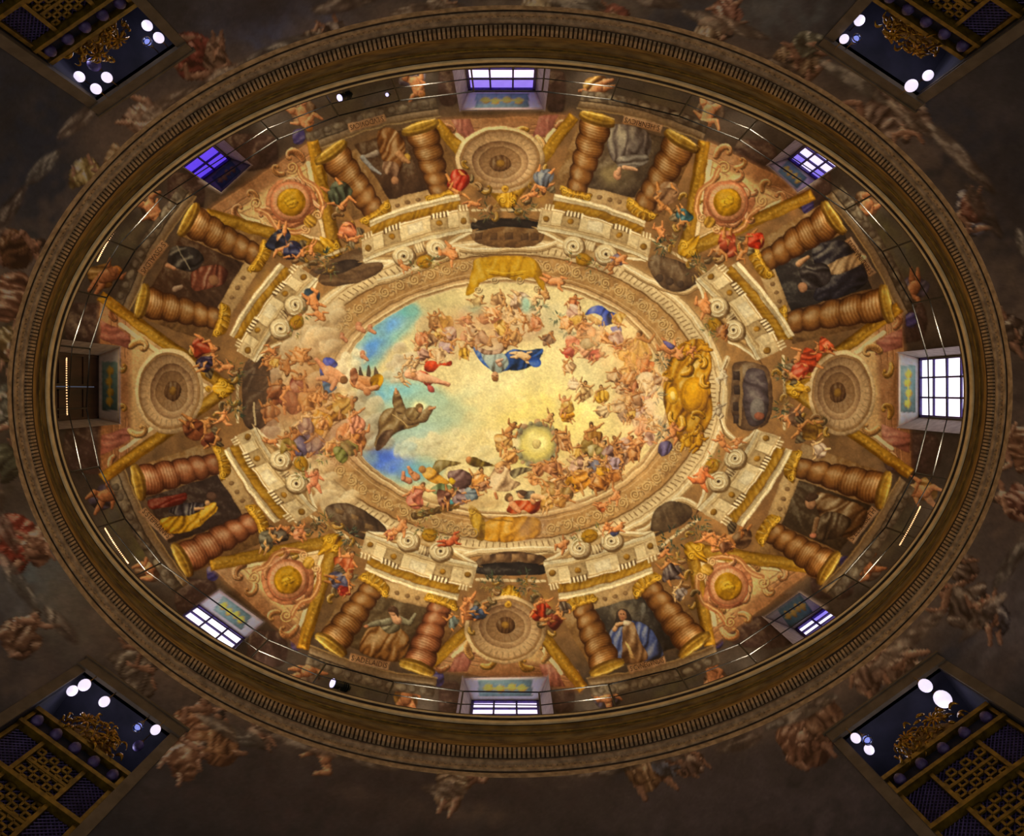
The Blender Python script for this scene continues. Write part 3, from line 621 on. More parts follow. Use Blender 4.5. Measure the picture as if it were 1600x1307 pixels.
def arches():
    def A(pts, col, i, name='painted_arch_recess', **k):
        with part(name): poly(pts, col, fold=(i, .18, i, .45), edge=.5, ew=5, **k)
    A([(738, 345), (790, 340), (846, 345), (848, 374), (820, 386), (770, 386), (736, 372)], (120, 84, 46), 1)
    A([(740, 346), (790, 341), (842, 347), (842, 357), (790, 354), (742, 360)], (44, 32, 24), 2)
    for x in (748, 772, 796, 820, 836): poly([(x-7, 364), (x+5, 363), (x+5, 374), (x-7, 375)], (92, 62, 34), smooth=False)
    A([(1012, 412), (1030, 398), (1092, 424), (1086, 446), (1056, 456), (1030, 444)], (102, 76, 50), 3)
    for x, y in ((1030, 434), (1046, 440), (1062, 444)): ell(x, y, 6, 6, (74, 54, 38), rot=.4)
    A([(1150, 566), (1196, 572), (1206, 606), (1200, 660), (1160, 672), (1142, 640), (1144, 596)], (112, 82, 54), 4)
    A([(1166, 580), (1192, 578), (1200, 606), (1196, 656), (1170, 664), (1160, 624)], (84, 68, 66), 5)
    for y in (588, 610, 636, 656): poly([(1146, y-7), (1156, y-8), (1156, y+6), (1146, y+6)], (62, 44, 34), smooth=False)
    ell(1182, 640, 12, 18, (120, 108, 98)); ell(1186, 650, 9, 6, (150, 88, 60)); line([(1158, 575), (1156, 664)], 4, (150, 116, 72), .8)
    A([(1022, 800), (1050, 782), (1080, 794), (1072, 816), (1040, 832), (1018, 836)], (96, 72, 46), 6)
    A([(748, 872), (796, 862), (850, 870), (848, 894), (798, 898), (746, 892)], (98, 68, 40), 7)
    A([(742, 884), (796, 878), (852, 884), (848, 897), (796, 900), (744, 896)], (42, 32, 26), 8)
    for x in (760, 782, 806, 830): poly([(x-7, 866), (x+6, 866), (x+6, 876), (x-7, 877)], (150, 112, 70), smooth=False)
    A([(508, 794), (540, 786), (584, 808), (604, 830), (572, 844), (524, 822)], (86, 62, 40), 9)
    for x, y in ((530, 798), (554, 808), (576, 822)): poly([(x-6, y-5), (x+7, y-1), (x+6, y+7), (x-7, y+3)], (126, 94, 56), smooth=False)
    A([(384, 566), (416, 560), (422, 610), (416, 664), (384, 668), (378, 616)], (86, 62, 42), 10)
    for y in (585, 610, 640): line([(388, y), (412, y+2)], 2, (60, 44, 34), .7)
    line([(397, 630), (398, 664)], 3, (216, 190, 140), .9)
    A([(484, 424), (520, 404), (568, 388), (598, 416), (570, 438), (520, 448), (496, 440)], (112, 82, 52), 11)
    A([(490, 424), (540, 406), (566, 412), (520, 430)], (72, 54, 40), 12)
    # pale balustrade rails and leaf sprays that run from block to block
    for p, q in (((728, 338), (742, 344)), ((846, 328), (738, 328)), ((1012, 372), (1100, 424)), ((1224, 556), (1226, 670)), ((1090, 812), (1020, 862)), ((850, 908), (744, 906)), ((570, 858), (486, 806)), ((371, 580), (371, 660)), ((548, 384), (446, 428))):
        line([p, q], 7, (150, 112, 64), .7); line([p, q], 4, (230, 206, 160), .9)
        n = 9
        for k in range(n):
            c = mix2(p, q, (k+.5)/n); line([(c[0]-2, c[1]-3), (c[0]+1, c[1]+3)], 1.5, (120, 88, 50), .7)
    for (x, y, r) in ((815, 330, 14), (1036, 386, 12), (1090, 408, 12), (1228, 590, 14), (1222, 640, 14), (1090, 818, 16), (1050, 842, 18), (820, 908, 20), (770, 910, 14), (498, 826, 12), (544, 838, 14), (366, 590, 10), (370, 640, 12), (505, 402, 12)):
        foliage(x, y, r, 22, [(44, 52, 36), (66, 76, 52), (90, 92, 66), (34, 38, 28)], seed=int(x), L=7, lw=2.2)

def inner_cornice():
    def ringpoly(k0, k1, a, b, n): return arc(IE, k0, a, b, n)+arc(IE, k1, b, a, n)
    P2 = math.pi
    # the tan frieze and mouldings are laid in arcs, so that each is a piece of its own
    def ring(k0, k1, col, name, segs, **kk):
        for s in range(segs):
            a, b = 2*P2*s/segs-.2, 2*P2*(s+1)/segs-.2+.004
            with part(name): poly(ringpoly(k0, k1, a, b, max(4, 60//segs)), col, smooth=False, **kk)
    ring(.97, 1.085, (226, 196, 144), 'painted_cornice', 8, edge=.3, lit=0, h=.05, hw=6, fold=(0, .1, 1, .1))
    ring(.80, .97, (172, 128, 74), 'painted_frieze', 8, edge=.12, lit=0, fold=(.6, .1, 3, .25))
    ring(.775, .825, (206, 166, 112), 'painted_inner_moulding', 8, edge=.3, lit=0, h=.05, hw=3)
    n = 210
    for k in range(n):
        a = 2*P2*k/n
        x, y = IE(1, a)
        if x < 500 and 470 < y < 760: continue
        line([IE(.985, a), IE(1.018, a)], 1.7, (112, 78, 42), .8)
    for k, w, c in ((.965, 2.2, (96, 64, 30)), (1.035, 1.6, (150, 112, 66)), (1.055, 2, (250, 234, 194)), (1.08, 2, (140, 104, 58)), (.80, 1.6, (248, 224, 170)), (.79, 1.3, (118, 82, 44)), (.825, 2, (120, 84, 46)), (.845, 1.4, (214, 176, 122)), (.775, 1.6, (240, 212, 160))):
        for s in range(16): line(arc(IE, k, 2*P2*s/16, 2*P2*(s+1)/16, 8), w, c, .8)
    n = 72
    for k in range(n):
        a = 2*P2*k/n+.03; x, y = IE(.905, a)
        if x < 500 and 480 < y < 770: continue
        sg = 1 if k % 2 else -1
        line([IE(.905-.035*sg, a-.045), IE(.905, a-.02), IE(.905+.035*sg, a+.02), IE(.905-.03*sg, a+.07)], 2.4, (206, 168, 110), .75, smooth=True)
        spiral(x, y, 8.5, (214, 178, 118), (112, 76, 36), 1.9, a, sg, 2.2)
        for j in range(3):
            q = IE(.905+.03*(j-1), a+.04+.008*j); acanthus(q, a+j*2.1, 5.5, 2.2*sg, (196, 154, 96), .3, 5)
    # white swags of the cornice that curl up to the arches
    for p in ([(590, 440), (620, 432), (680, 410), (716, 392)], [(718, 388), (760, 392), (796, 388), (840, 388), (868, 380)], [(975, 418), (1000, 432), (1030, 446), (1068, 456), (1090, 446)], [(1136, 560), (1126, 590), (1124, 640), (1132, 672), (1150, 690)],
              [(1086, 790), (1060, 780), (1036, 796), (1016, 822), (996, 832)], [(864, 858), (830, 858), (796, 860), (750, 862), (726, 868)], [(606, 826), (560, 800), (530, 782), (506, 788)]):
        for kk, w, c in ((0, 10, (222, 192, 142)), (-3, 2, (250, 236, 196)), (3, 1.6, (136, 100, 56)), (5.5, 2, (108, 76, 40))):
            line([(q[0], q[1]+kk) for q in p], w, c, .85, smooth=True)
    # gold drapery at the top
    with part('painted_gold_hanging', 'painted gold drapery'):
        poly([(746, 404), (790, 400), (832, 404), (846, 424), (850, 442), (858, 462), (842, 448), (832, 434), (812, 440), (790, 434), (770, 434), (750, 442), (742, 456), (728, 462), (732, 440), (738, 420)], (192, 140, 18), fold=(0, .25, 2, .45), edge=.4, h=.05)
        line([(764, 428), (790, 433), (816, 429)], 2, (120, 80, 6), .8, smooth=True); line([(760, 422), (790, 427), (820, 423)], 1.6, (240, 196, 70), .7, smooth=True)
        for x, y in ((771, 438), (811, 438), (746, 452), (838, 450)): spiral(x, y, 6, (224, 190, 130), (84, 62, 40), 1.6, 0, 1, 1.8)
    with part('painted_gold_cartouche', 'painted gold cartouche with putti'):
        poly([(1060, 540), (1096, 530), (1112, 568), (1108, 600), (1112, 650), (1096, 680), (1084, 700), (1060, 690), (1044, 660), (1036, 612), (1044, 570)], (184, 124, 10), fold=(.4, .35, 2, .9), edge=.45, h=.05)
        ell(1084, 618, 22, 30, (212, 148, 14), edge=.6, ew=4, h=.07); ell(1083, 618, 15, 22, (222, 156, 10), edge=.5, ew=2.5, fold=(.1, .3, 1, .25)); ell(1050, 618, 9, 14, (226, 168, 34), edge=.5); ell(1051, 618, 4, 7, (248, 214, 120), edge=.2)
        for (x, y, r, q) in ((1066, 584, 11, 0), (1098, 588, 10, 2), (1064, 652, 11, 1), (1098, 650, 10, 4), (1048, 592, 8, 3), (1048, 646, 8, 2), (1080, 566, 10, 5), (1082, 678, 10, 0), (1060, 560, 8, 0), (1100, 560, 8, 1)):
            acanthus((x, y), q, r*2, 3.6 if q % 2 else -3.6, (206, 142, 18), .22)
        for x, y, an in ((1078, 548, 2.4), (1100, 545, 2.0)): fig(x, y, 34, an, 1, (220, 154, 30), nude=True, hair=(150, 96, 10))
    for x, y, an, po, sk in ((1052, 676, .2, 0, 4), (1074, 690, .0, 1, (206, 146, 26)), (1092, 690, -.3, 2, (204, 142, 24)), (1056, 552, 2.6, 3, 4), (1040, 545, 2.2, 1, 4)): putto(x, y, 36, an, po, sk, 1 if po % 2 else -1, name='painted_gilt_putto')
    poly([(1032, 692), (1046, 690), (1050, 702), (1036, 714), (1028, 706)], (108, 92, 124), fold=(.3, .6, 2)); poly([(1036, 532), (1054, 540), (1046, 546)], (104, 92, 140), fold=(1, .6, 2))
    for x, y, r in ((1034, 566, 13), (1024, 617, 14), (1032, 672, 13)): foliage(x, y, r, 26, [(60, 64, 48), (112, 112, 90), (40, 44, 34), (150, 146, 120)], seed=int(y), L=6)
    for x, y in ((1128, 588), (1124, 642)): putto(x, y, 30, .2, 1, (226, 204, 164), name='painted_stone_putto')
    with part('painted_gold_shield', 'painted gold lion shield'):
        poly([(752, 820), (782, 808), (832, 808), (846, 820), (838, 840), (808, 846), (766, 846), (746, 836)], (206, 142, 34), fold=(.5, .18, 3, .7), edge=.4, h=.05)
        poly([(732, 790), (744, 794), (756, 812), (756, 842), (744, 842), (736, 816)], (196, 150, 46), fold=(.2, .4, 3, .7)); spiral(737, 797, 7, (224, 176, 70), (110, 72, 20), 1.6, 0, 1, 2.2); line([(736, 793), (746, 800), (766, 812), (800, 814)], 2.4, (132, 88, 24), .8, smooth=True)
        soften(830, 826, 30, 20, (150, 116, 96), .6)
    for k in range(8):
        x = 648+k*9; y = 806-k*2.2; ell(x, y, 7, 6, (124, 88, 36) if k % 2 else (92, 62, 26), edge=.5, fold=(k, .8, k, .6))
    scrollwork([(702+q*12, 826+q*2.5) for q in range(4)], 9, (190, 156, 104), (92, 66, 36))

def sky():
    # heaven: glow, blue openings, cloud banks
    with part('painted_sky'):
        P = arc(IE, .785, 0, 2*math.pi, 60)[:-1]
        poly(P, (240, 214, 150), smooth=False, lit=0, edge=.10, ew=16, fold=(.4, .03, 3, .15), soft=2)
    for x, y, rx, ry, c, a in ((850, 610, 130, 90, (255, 232, 158), .8), (820, 640, 90, 50, (255, 222, 120), .8), (760, 600, 80, 50, (252, 232, 174), .7), (930, 560, 70, 70, (244, 224, 168), .6), (920, 680, 90, 50, (252, 222, 134), .6), (780, 480, 90, 36, (232, 206, 150), .8), (730, 500, 80, 40, (218, 182, 126), .6), (860, 500, 60, 36, (226, 208, 160), .7), (1000, 590, 40, 60, (240, 206, 160), .6)):
        soften(x, y, rx, ry, c, a)
    with part('painted_blue_opening', 'patch of painted blue sky'):
        poly([(552, 552), (546, 528), (566, 506), (594, 486), (626, 474), (652, 478), (650, 504), (628, 528), (606, 548), (590, 572), (566, 580)], (150, 190, 172), soft=12, lit=0, edge=0, fold=(.8, .06, 2, .2))
        soften(580, 545, 32, 16, (96, 146, 204), .95, -.7); soften(612, 505, 28, 14, (110, 158, 208), .9, -.6); soften(640, 486, 22, 12, (120, 186, 176), .9)
    with part('painted_blue_opening', 'patch of painted blue sky'):
        poly([(566, 600), (600, 588), (640, 594), (690, 610), (716, 640), (700, 668), (660, 690), (676, 712), (690, 740), (640, 760), (604, 752), (576, 726), (560, 706), (600, 690)], (178, 198, 164), soft=16, lit=0, edge=0, fold=(.3, .06, 2, .2))
        soften(598, 612, 40, 18, (110, 176, 200), .9); soften(604, 716, 44, 26, (80, 112, 196), 1., .3); soften(618, 720, 26, 24, (88, 116, 204), .9); soften(652, 735, 30, 16, (118, 186, 200), .8); soften(690, 660, 50, 24, (184, 202, 170), .7); soften(640, 608, 34, 14, (140, 196, 196), .8); soften(720, 640, 40, 34, (206, 208, 160), .7); soften(670, 520, 34, 30, (176, 186, 146), .6); soften(700, 470, 50, 20, (214, 196, 136), .7); soften(640, 680, 50, 20, (176, 196, 178), .7)
    for x, y, rx, ry, c, s in ((640, 700, 24, 22, (214, 208, 170), 3), (668, 706, 30, 26, (220, 206, 160), 5), (700, 690, 34, 22, (232, 214, 162), 6), (724, 712, 44, 22, (226, 204, 144), 7), (764, 716, 34, 24, (222, 200, 140), 8), (632, 700, 16, 16, (190, 200, 178), 9)):
        cloud(x, y, rx, ry, c, 6, s, .3, .35, .75, name='painted_cloud')
def cloud_banks():
    # left cloud bank spilling over the frieze
    for x, y, rx, ry, c, s in ((500, 500, 46, 34, (214, 182, 134), 1), (470, 536, 36, 34, (212, 176, 128), 2), (520, 536, 40, 30, (220, 184, 134), 13), (430, 600, 34, 50, (178, 142, 106), 4), (470, 620, 50, 50, (196, 152, 100), 5), (452, 690, 44, 40, (204, 166, 112), 6), (510, 690, 44, 40, (188, 144, 104), 7), (488, 730, 40, 30, (212, 178, 126), 8), (540, 620, 30, 34, (214, 180, 130), 9), (574, 640, 30, 36, (196, 176, 136), 10), (586, 668, 24, 26, (150, 134, 104), 11), (560, 690, 40, 20, (176, 148, 110), 12), (540, 575, 20, 30, (236, 214, 168), 14), (420, 660, 24, 30, (166, 128, 98), 15), (600, 690, 26, 16, (184, 176, 150), 16), (520, 770, 40, 30, (216, 184, 134), 17), (560, 560, 14, 20, (232, 216, 172), 18), (630, 560, 40, 24, (206, 180, 140), 19), (620, 590, 30, 16, (200, 186, 150), 20)):
        cloud(x, y, rx, ry, c, 9, s+30, .45, .45, .9, name='painted_cloud')
    for x, y, rx, ry, c, s in ((700, 520, 60, 26, (208, 168, 118), 1), (760, 500, 50, 24, (216, 176, 128), 2), (690, 550, 40, 24, (220, 182, 130), 3), (820, 520, 40, 22, (222, 190, 144), 4), (760, 540, 46, 18, (206, 172, 134), 5), (900, 520, 40, 24, (222, 196, 144), 6), (1010, 640, 30, 40, (236, 206, 166), 7), (900, 740, 70, 26, (216, 178, 116), 8), (830, 752, 60, 20, (214, 188, 130), 9), (960, 730, 46, 30, (222, 176, 114), 10), (740, 776, 80, 20, (196, 156, 98), 11), (860, 790, 60, 14, (206, 164, 112), 12)):
        cloud(x, y, rx, ry, c, 8, s+60, .3, .3, .55, name='painted_cloud')

def heaven_figures():
    # rising friar on the left of the glow
    soften(654, 634, 14, 9, (255, 240, 176), .95)
    with part('painted_friar', 'painted friar in brown with spread arms'):
        poly([(592, 654), (600, 640), (616, 637), (634, 644), (648, 650), (656, 662), (642, 668), (624, 674), (606, 688), (590, 700), (584, 694), (590, 676)], (124, 92, 50), fold=(.6, 0.20, 2, .8), edge=.5, h=.02)
        poly([(586, 700), (596, 676), (614, 672), (606, 690), (592, 704)], (110, 78, 52), fold=(.7, 0.29, 2)); chain([(632, 650), (622, 634), (619, 614)], [8, 8, 5], (136, 106, 64)); poly([(613, 634), (614, 616), (624, 614), (628, 630), (636, 644), (622, 646)], (136, 104, 62), fold=(1.4, 0.35, 4))
        chain([(640, 654), (662, 652), (672, 638)], [10, 8, 5], (138, 106, 64)); limb((672, 638), (680, 636), 2.6, 2, (216, 150, 96)); limb((619, 614), (618, 608), 2.6, 2, (216, 150, 96)); poly([(632, 640), (648, 636), (660, 642), (652, 654), (638, 656)], (136, 106, 62), fold=(.3, 0.35, 1))
        ell(655, 637, 6.5, 6.5, (120, 88, 46)); ell(657, 640, 4, 4, (206, 150, 100)); line([(612, 648), (628, 656), (636, 666)], 1.6, (206, 170, 110), .8)
    # virgin-like lady in blue, seen head down
    with part('painted_lady', 'painted lady in a wide blue mantle, head down'):
        poly([(736, 541), (746, 546), (762, 556), (782, 556), (800, 546), (822, 548), (846, 544), (844, 560), (830, 572), (812, 578), (796, 578), (780, 582), (766, 578), (752, 566)], (52, 88, 156), fold=(.7, 0.29, 3, .8), edge=.4, h=.02)
        poly([(752, 552), (776, 548), (790, 556), (794, 570), (782, 582), (768, 580)], (168, 176, 160), fold=(.2, 0.35, 2, .7)); poly([(740, 540), (764, 548), (788, 542), (782, 552), (756, 554)], (198, 160, 128), fold=(.3, 0.23, 2)); 
        ell(773, 588, 5.5, 7, (218, 160, 110)); ell(773, 592, 5.2, 4, (150, 96, 50)); line([(769, 587), (771, 587)], 1, (80, 44, 24)); line([(775, 587), (777, 587)], 1, (80, 44, 24)); chain([(780, 570), (776, 566), (784, 562)], [4, 3, 2], (226, 176, 140))
    putto(816, 556, 34, 2.6, 2, 2, name='painted_putto'); ell(836, 566, 10, 8, (48, 84, 160), rot=.4, fold=(1, 0.35, 2), edge=.3)
    # angel in blue on the left
    with part('painted_angel', 'painted angel with blue drapery'):
        ell(516, 567, 12, 8, (76, 84, 172), rot=.2, fold=(.5, 0.29, 1, .8)); poly([(500, 574), (510, 582), (518, 596), (510, 604), (502, 594)], (78, 88, 160), fold=(1, 0.35, 2)); poly([(504, 598), (520, 600), (526, 606), (512, 616), (506, 610)], (62, 100, 140), fold=(1, 0.35, 4))
        chain([(494, 562), (508, 576), (518, 582)], [3, 5, 7], (222, 150, 104)); limb((514, 580), (536, 592), 9, 7, (222, 156, 106)); chain([(518, 594), (508, 590), (496, 592)], [6, 5, 3], (226, 160, 110)); ell(538, 594, 6, 7, (120, 80, 44))
        chain([(524, 596), (518, 608)], [5, 3], (220, 150, 104))
    with part('painted_angel', 'painted dark winged angel with a yellow cloth'):
        poly([(562, 572), (568, 586), (570, 598), (562, 592)], (84, 66, 50)); poly([(576, 570), (580, 586), (572, 598)], (92, 72, 54)); poly([(586, 572), (592, 590), (584, 596)], (100, 78, 56))
        limb((556, 596), (584, 600), 10, 10, (206, 134, 76)); poly([(580, 590), (592, 584), (600, 592), (590, 610), (580, 604)], (222, 160, 22), fold=(.4, 0.29, 1)); chain([(560, 602), (572, 610), (590, 604)], [6, 4, 3], (222, 150, 94)); ell(573, 613, 6, 6, (206, 136, 84)); poly([(548, 578), (556, 576), (560, 590), (554, 602), (548, 594)], (164, 102, 64), fold=(1, 0.35, 2))
    for k in [(418, 566, 26, .3, 1, 3, None), (424, 548, 22, 2, 0, 4, None), (470, 560, 36, 2.2, 2, 3, None), (448, 570, 34, 2.8, 1, 3, None), (432, 610, 40, .2, 0, 3, (150, 84, 44)), (454, 620, 46, -.3, 1, 4, (110, 52, 32)), (470, 600, 34, .6, 2, 3, (120, 50, 36)), (488, 620, 44, .3, 0, 3, (186, 124, 60)), (506, 630, 40, -.5, 2, 4, (176, 122, 52)), (520, 640, 46, .2, 1, 2, (192, 130, 46)), (500, 652, 50, .1, 0, 0, (206, 140, 40)), (540, 628, 40, .8, 3, 3, (200, 150, 70)), (546, 672, 44, .5, 1, 0, (222, 140, 80)), (560, 684, 40, 1.0, 2, 4, (196, 124, 56)), (470, 690, 50, -.2, 1, 3, (104, 88, 112)), (450, 690, 34, .4, 2, 3, (142, 112, 44)), (540, 694, 34, -.5, 0, 3, (128, 116, 50)), (494, 690, 36, 0, 3, 3, (130, 98, 96)), (420, 640, 34, 0, 0, 3, (160, 100, 56)), (480, 660, 34, .6, 1, 2, (150, 112, 100)), (556, 656, 34, .1, 1, 4, (224, 150, 110))]:
        fig(k[0], k[1], k[2]*1.25, k[3], k[4], k[5], robe=k[6], name='painted_angel', nude=k[6] is None)
    for x, y, s in ((566, 552, 20), (534, 524, 18), (560, 508, 22), (578, 512, 18)): ell(x, y, s*.22, s*.26, (206, 138, 96)); limb((x, y+s*.2), (x+s*.4, y+s*.5), s*.2, s*.14, (208, 140, 96))
    # pink and red flying pair near the glow
    with part('painted_angel', 'painted angel with red drapery'):
        poly([(664, 566), (676, 564), (690, 568), (704, 564), (704, 572), (688, 572), (676, 582), (664, 578)], (214, 74, 34), fold=(.3, 0.35, 1)); poly([(654, 580), (668, 582), (676, 596), (668, 604), (658, 594)], (206, 86, 52), fold=(1, 0.35, 2)); poly([(668, 602), (676, 604), (678, 612), (670, 612)], (196, 90, 76))
        chain([(640, 584), (660, 590), (680, 594), (700, 602)], [8, 8, 5, 2], (234, 170, 124)); ell(646, 586, 5, 5, (214, 150, 96)); chain([(684, 596), (694, 598), (702, 600)], [4, 3, 2], (230, 160, 116))
    for k in [(638, 566, 26, .4, 0, 2, None), (650, 572, 22, .8, 1, 2, None), (628, 592, 26, .2, 2, 2, None), (690, 515, 44, 2.9, 0, 0, (206, 148, 64)), (680, 500, 30, .6, 2, 1, (196, 140, 80)), (672, 528, 30, -.4, 1, 1, (176, 130, 86)), (700, 540, 28, .8, 3, 1, (190, 150, 150)), (724, 548, 24, .2, 0, 0, (222, 170, 60)), (735, 530, 30, 2.4, 2, 1, (206, 140, 96)), (756, 530, 34, 2.2, 0, 1, (190, 140, 100)), (762, 494, 34, 1.6, 1, 4, (216, 130, 80)), (772, 492, 28, .3, 2, 4, (222, 120, 70)), (786, 500, 28, -.6, 1, 3, (210, 120, 70)), (728, 500, 26, .4, 2, 4, (216, 134, 90)), (790, 528, 36, 2.8, 1, 1, (224, 154, 60)), (806, 524, 26, .4, 0, 1, (214, 160, 90)), (856, 526, 26, .3, 3, 3, (160, 120, 86)), (780, 470, 30, 2.5, 1, 0, (228, 180, 120)), (820, 470, 44, 1.1, 2, 2, (232, 200, 164)), (834, 486, 30, .6, 1, 2, (228, 196, 150)), (746, 470, 26, 1.0, 0, 0, (222, 186, 120))]:
        fig(k[0], k[1], k[2]*1.18, k[3], k[4], k[5], robe=k[6], name='painted_angel', nude=k[6] is None)
    soften(822, 478, 9, 12, (150, 196, 170), .8); soften(744, 484, 20, 8, (170, 196, 160), .7)
    for x, y, r in ((843, 478, 10), (870, 498, 10), (888, 518, 10), (930, 755, 12)): foliage(x, y, r, 18, [(120, 128, 92), (88, 98, 70), (170, 170, 130)], seed=int(x), L=6)
    # right top crowd with the blue cloth
    with part('painted_angel', 'painted angel under a billowing blue cloth'):
        poly([(914, 492), (922, 482), (938, 478), (952, 486), (964, 492), (958, 504), (944, 510), (934, 508), (942, 498), (930, 490)], (66, 84, 176), fold=(.4, 0.29, 2, .9), edge=.4); poly([(954, 512), (968, 508), (972, 518), (962, 522)], (96, 100, 184)); chain([(922, 496), (932, 502), (938, 504)], [5, 5, 3], (214, 160, 86))
    for k in [(900, 494, 34, .1, 0, 4, (214, 140, 70)), (896, 472, 26, .6, 1, 4, (216, 130, 76)), (912, 514, 36, -.5, 2, 4, (222, 140, 80)), (900, 536, 34, .8, 1, 4, (206, 90, 56)), (890, 546, 28, .2, 3, 4, (190, 70, 50)), (920, 546, 36, 1.2, 0, 2, (226, 150, 104)), (934, 556, 28, 1.8, 2, 4, (204, 84, 60)), (916, 534, 30, -.6, 1, 3, (150, 118, 70)), (940, 520, 28, .5, 2, 2, (228, 170, 110)), (968, 532, 26, .2, 0, 2, (230, 190, 130)), (1000, 540, 48, .1, 0, 3, (206, 150, 60)), (990, 560, 44, -.3, 1, 0, (222, 160, 60)), (1010, 566, 34, .5, 2, 4, (216, 112, 56)), (986, 580, 38, .3, 3, 0, (226, 170, 90)), (1000, 590, 36, -.5, 1, 4, (216, 104, 56)), (980, 550, 30, .8, 2, 1, (214, 150, 56)), (1014, 598, 40, .1, 0, 2, (236, 206, 170)), (1010, 610, 30, -.4, 1, 4, (228, 170, 140)), (986, 622, 34, .4, 2, 1, (226, 166, 96)), (990, 640, 36, .9, 0, 0, (230, 160, 90)), (1004, 648, 44, .1, 3, 2, (234, 196, 150)), (1004, 664, 36, -.4, 1, 4, (230, 150, 100)), (980, 646, 28, 1.2, 2, 1, (150, 118, 92)), (940, 616, 30, .2, 1, 0, (230, 176, 60)), (912, 610, 34, -.4, 2, 0, (236, 196, 130)), (945, 640, 26, .8, 0, 0, (240, 206, 150)), (886, 646, 26, .4, 2, 0, (240, 176, 60)), (900, 600, 26, 1.4, 3, 2, (240, 206, 160))]:
        fig(k[0], k[1], k[2]*1.18, k[3], k[4], k[5], robe=k[6], name='painted_angel')
    poly([(975, 582), (984, 594), (1000, 584), (996, 602), (990, 612), (986, 600), (968, 612)], (120, 110, 86), soft=1.5); ell(1010, 600, 16, 20, (238, 214, 176), edge=.2); fig(1008, 604, 28, .2, 1, 2, robe=(230, 180, 140)); poly([(874, 645), (890, 640), (898, 650), (880, 656)], (240, 170, 50), fold=(1, 0.35, 2))
    # paler, more distant angels that thicken the choirs
    r = np.random.default_rng(8)
    for x, y, rx, ry, c, a in ((985, 570, 46, 60, (236, 176, 104), .6), (1000, 650, 40, 50, (238, 190, 140), .6), (930, 530, 60, 40, (230, 190, 140), .5), (760, 510, 90, 34, (206, 156, 106), .55), (930, 720, 70, 30, (222, 172, 108), .6), (880, 750, 60, 24, (214, 164, 100), .5), (470, 620, 60, 60, (186, 130, 84), .5), (520, 690, 50, 36, (176, 126, 92), .5)): soften(x, y, rx, ry, c, a)
    for (x0, y0, rx, ry, n) in ((990, 570, 44, 70, 16), (1000, 650, 34, 50, 10), (930, 510, 50, 40, 10), (760, 505, 90, 36, 16), (930, 720, 70, 30, 14), (880, 756, 60, 20, 8), (460, 610, 50, 60, 6), (520, 690, 46, 36, 4), (690, 540, 44, 30, 6), (900, 600, 40, 40, 4)):
        for k in range(int(n*.65)):
            q = r.uniform(0, 6.28); m = math.sqrt(r.uniform(0, 1)); x, y = x0+rx*m*math.cos(q), y0+ry*m*math.sin(q)
            c = [(222, 150, 84), (226, 182, 128), (206, 128, 78), (214, 164, 76), (196, 148, 120), (178, 128, 84)][r.integers(6)]
            fig(x, y, r.uniform(24, 38), r.uniform(-1.2, 1.2) if y > 560 else r.uniform(1.6, 3.6), int(r.integers(4)), int(r.integers(5)), robe=c, name='painted_angel', dk=.22, hair=(160, 112, 66))
    # wreath of cherubs around a shining host
    with part('painted_glory', 'painted round glory with a host at its centre'):
        soften(826, 693, 46, 42, (196, 176, 104), .9)
        ell(838, 694, 34, 33, (150, 138, 92), edge=.35, ew=5, lit=0, soft=4, h=.01)
        ell(838, 694, 26, 25, (216, 190, 100), edge=0, lit=.1, soft=10); soften(836, 692, 20, 18, (252, 230, 150), 1.); ell(838, 694, 7, 7, (226, 196, 120), edge=.5, ew=1.2); 
        for k in range(26):
            q = 2*math.pi*k/26; ell(838+(32+k*7 % 5)*math.cos(q+.05*(k*5 % 4)), 694+(31+k*11 % 5)*math.sin(q+.05*(k*5 % 4)), 3.5+k % 3, 3.2+k*2 % 3, [(132, 124, 96), (170, 128, 92), (150, 140, 104), (190, 140, 98)][k % 4], edge=.3, a=.8)
    poly([(760, 672), (800, 680), (812, 690), (806, 702), (770, 690)], (252, 228, 164), soft=6, lit=0, edge=0, a=.8)
    for k in [(796, 672, 34, 1.4, 2, 1, None), (856, 654, 26, .5, 1, 0, None), (790, 690, 38, 1.2, 2, 1, (206, 156, 84)), (876, 684, 34, -.4, 0, 1, (206, 150, 90)), (884, 690, 26, .5, 2, 1, (190, 130, 76)), (800, 712, 30, .6, 1, 0, (222, 160, 84)), (846, 732, 30, 1.2, 1, 1, (206, 140, 84)), (866, 728, 34, .4, 2, 1, (196, 130, 80)), (926, 680, 40, .2, 1, 1, (160, 108, 40)), (922, 696, 34, .8, 0, 1, (146, 112, 50)), (936, 706, 40, 1.2, 2, 0, (150, 124, 66)), (958, 702, 34, .3, 0, 1, (150, 110, 96)), (966, 694, 30, -.3, 1, 1, (206, 150, 90)), (980, 690, 30, .2, 2, 4, (214, 170, 140)), (976, 712, 34, .5, 3, 1, (206, 160, 120)), (990, 704, 28, -.2, 0, 1, (196, 130, 70)), (964, 720, 30, .4, 1, 1, (180, 150, 150)), (996, 690, 28, .1, 2, 4, (206, 140, 80)), (930, 724, 30, .8, 1, 1, (118, 108, 116)), (906, 724, 34, 1.1, 2, 2, (226, 176, 140)), (900, 750, 40, .2, 0, 0, (230, 160, 40)), (912, 742, 36, .5, 3, 1, (226, 150, 50)), (934, 752, 38, -.5, 1, 1, (190, 118, 46)), (944, 734, 28, .3, 2, 0, (222, 156, 40)), (876, 756, 34, .1, 1, 1, (190, 140, 86)), (862, 768, 34, 1.3, 2, 1, (172, 128, 66)), (888, 768, 30, .7, 0, 1, (160, 120, 60)), (960, 742, 30, .5, 3, 1, (206, 130, 60))]:
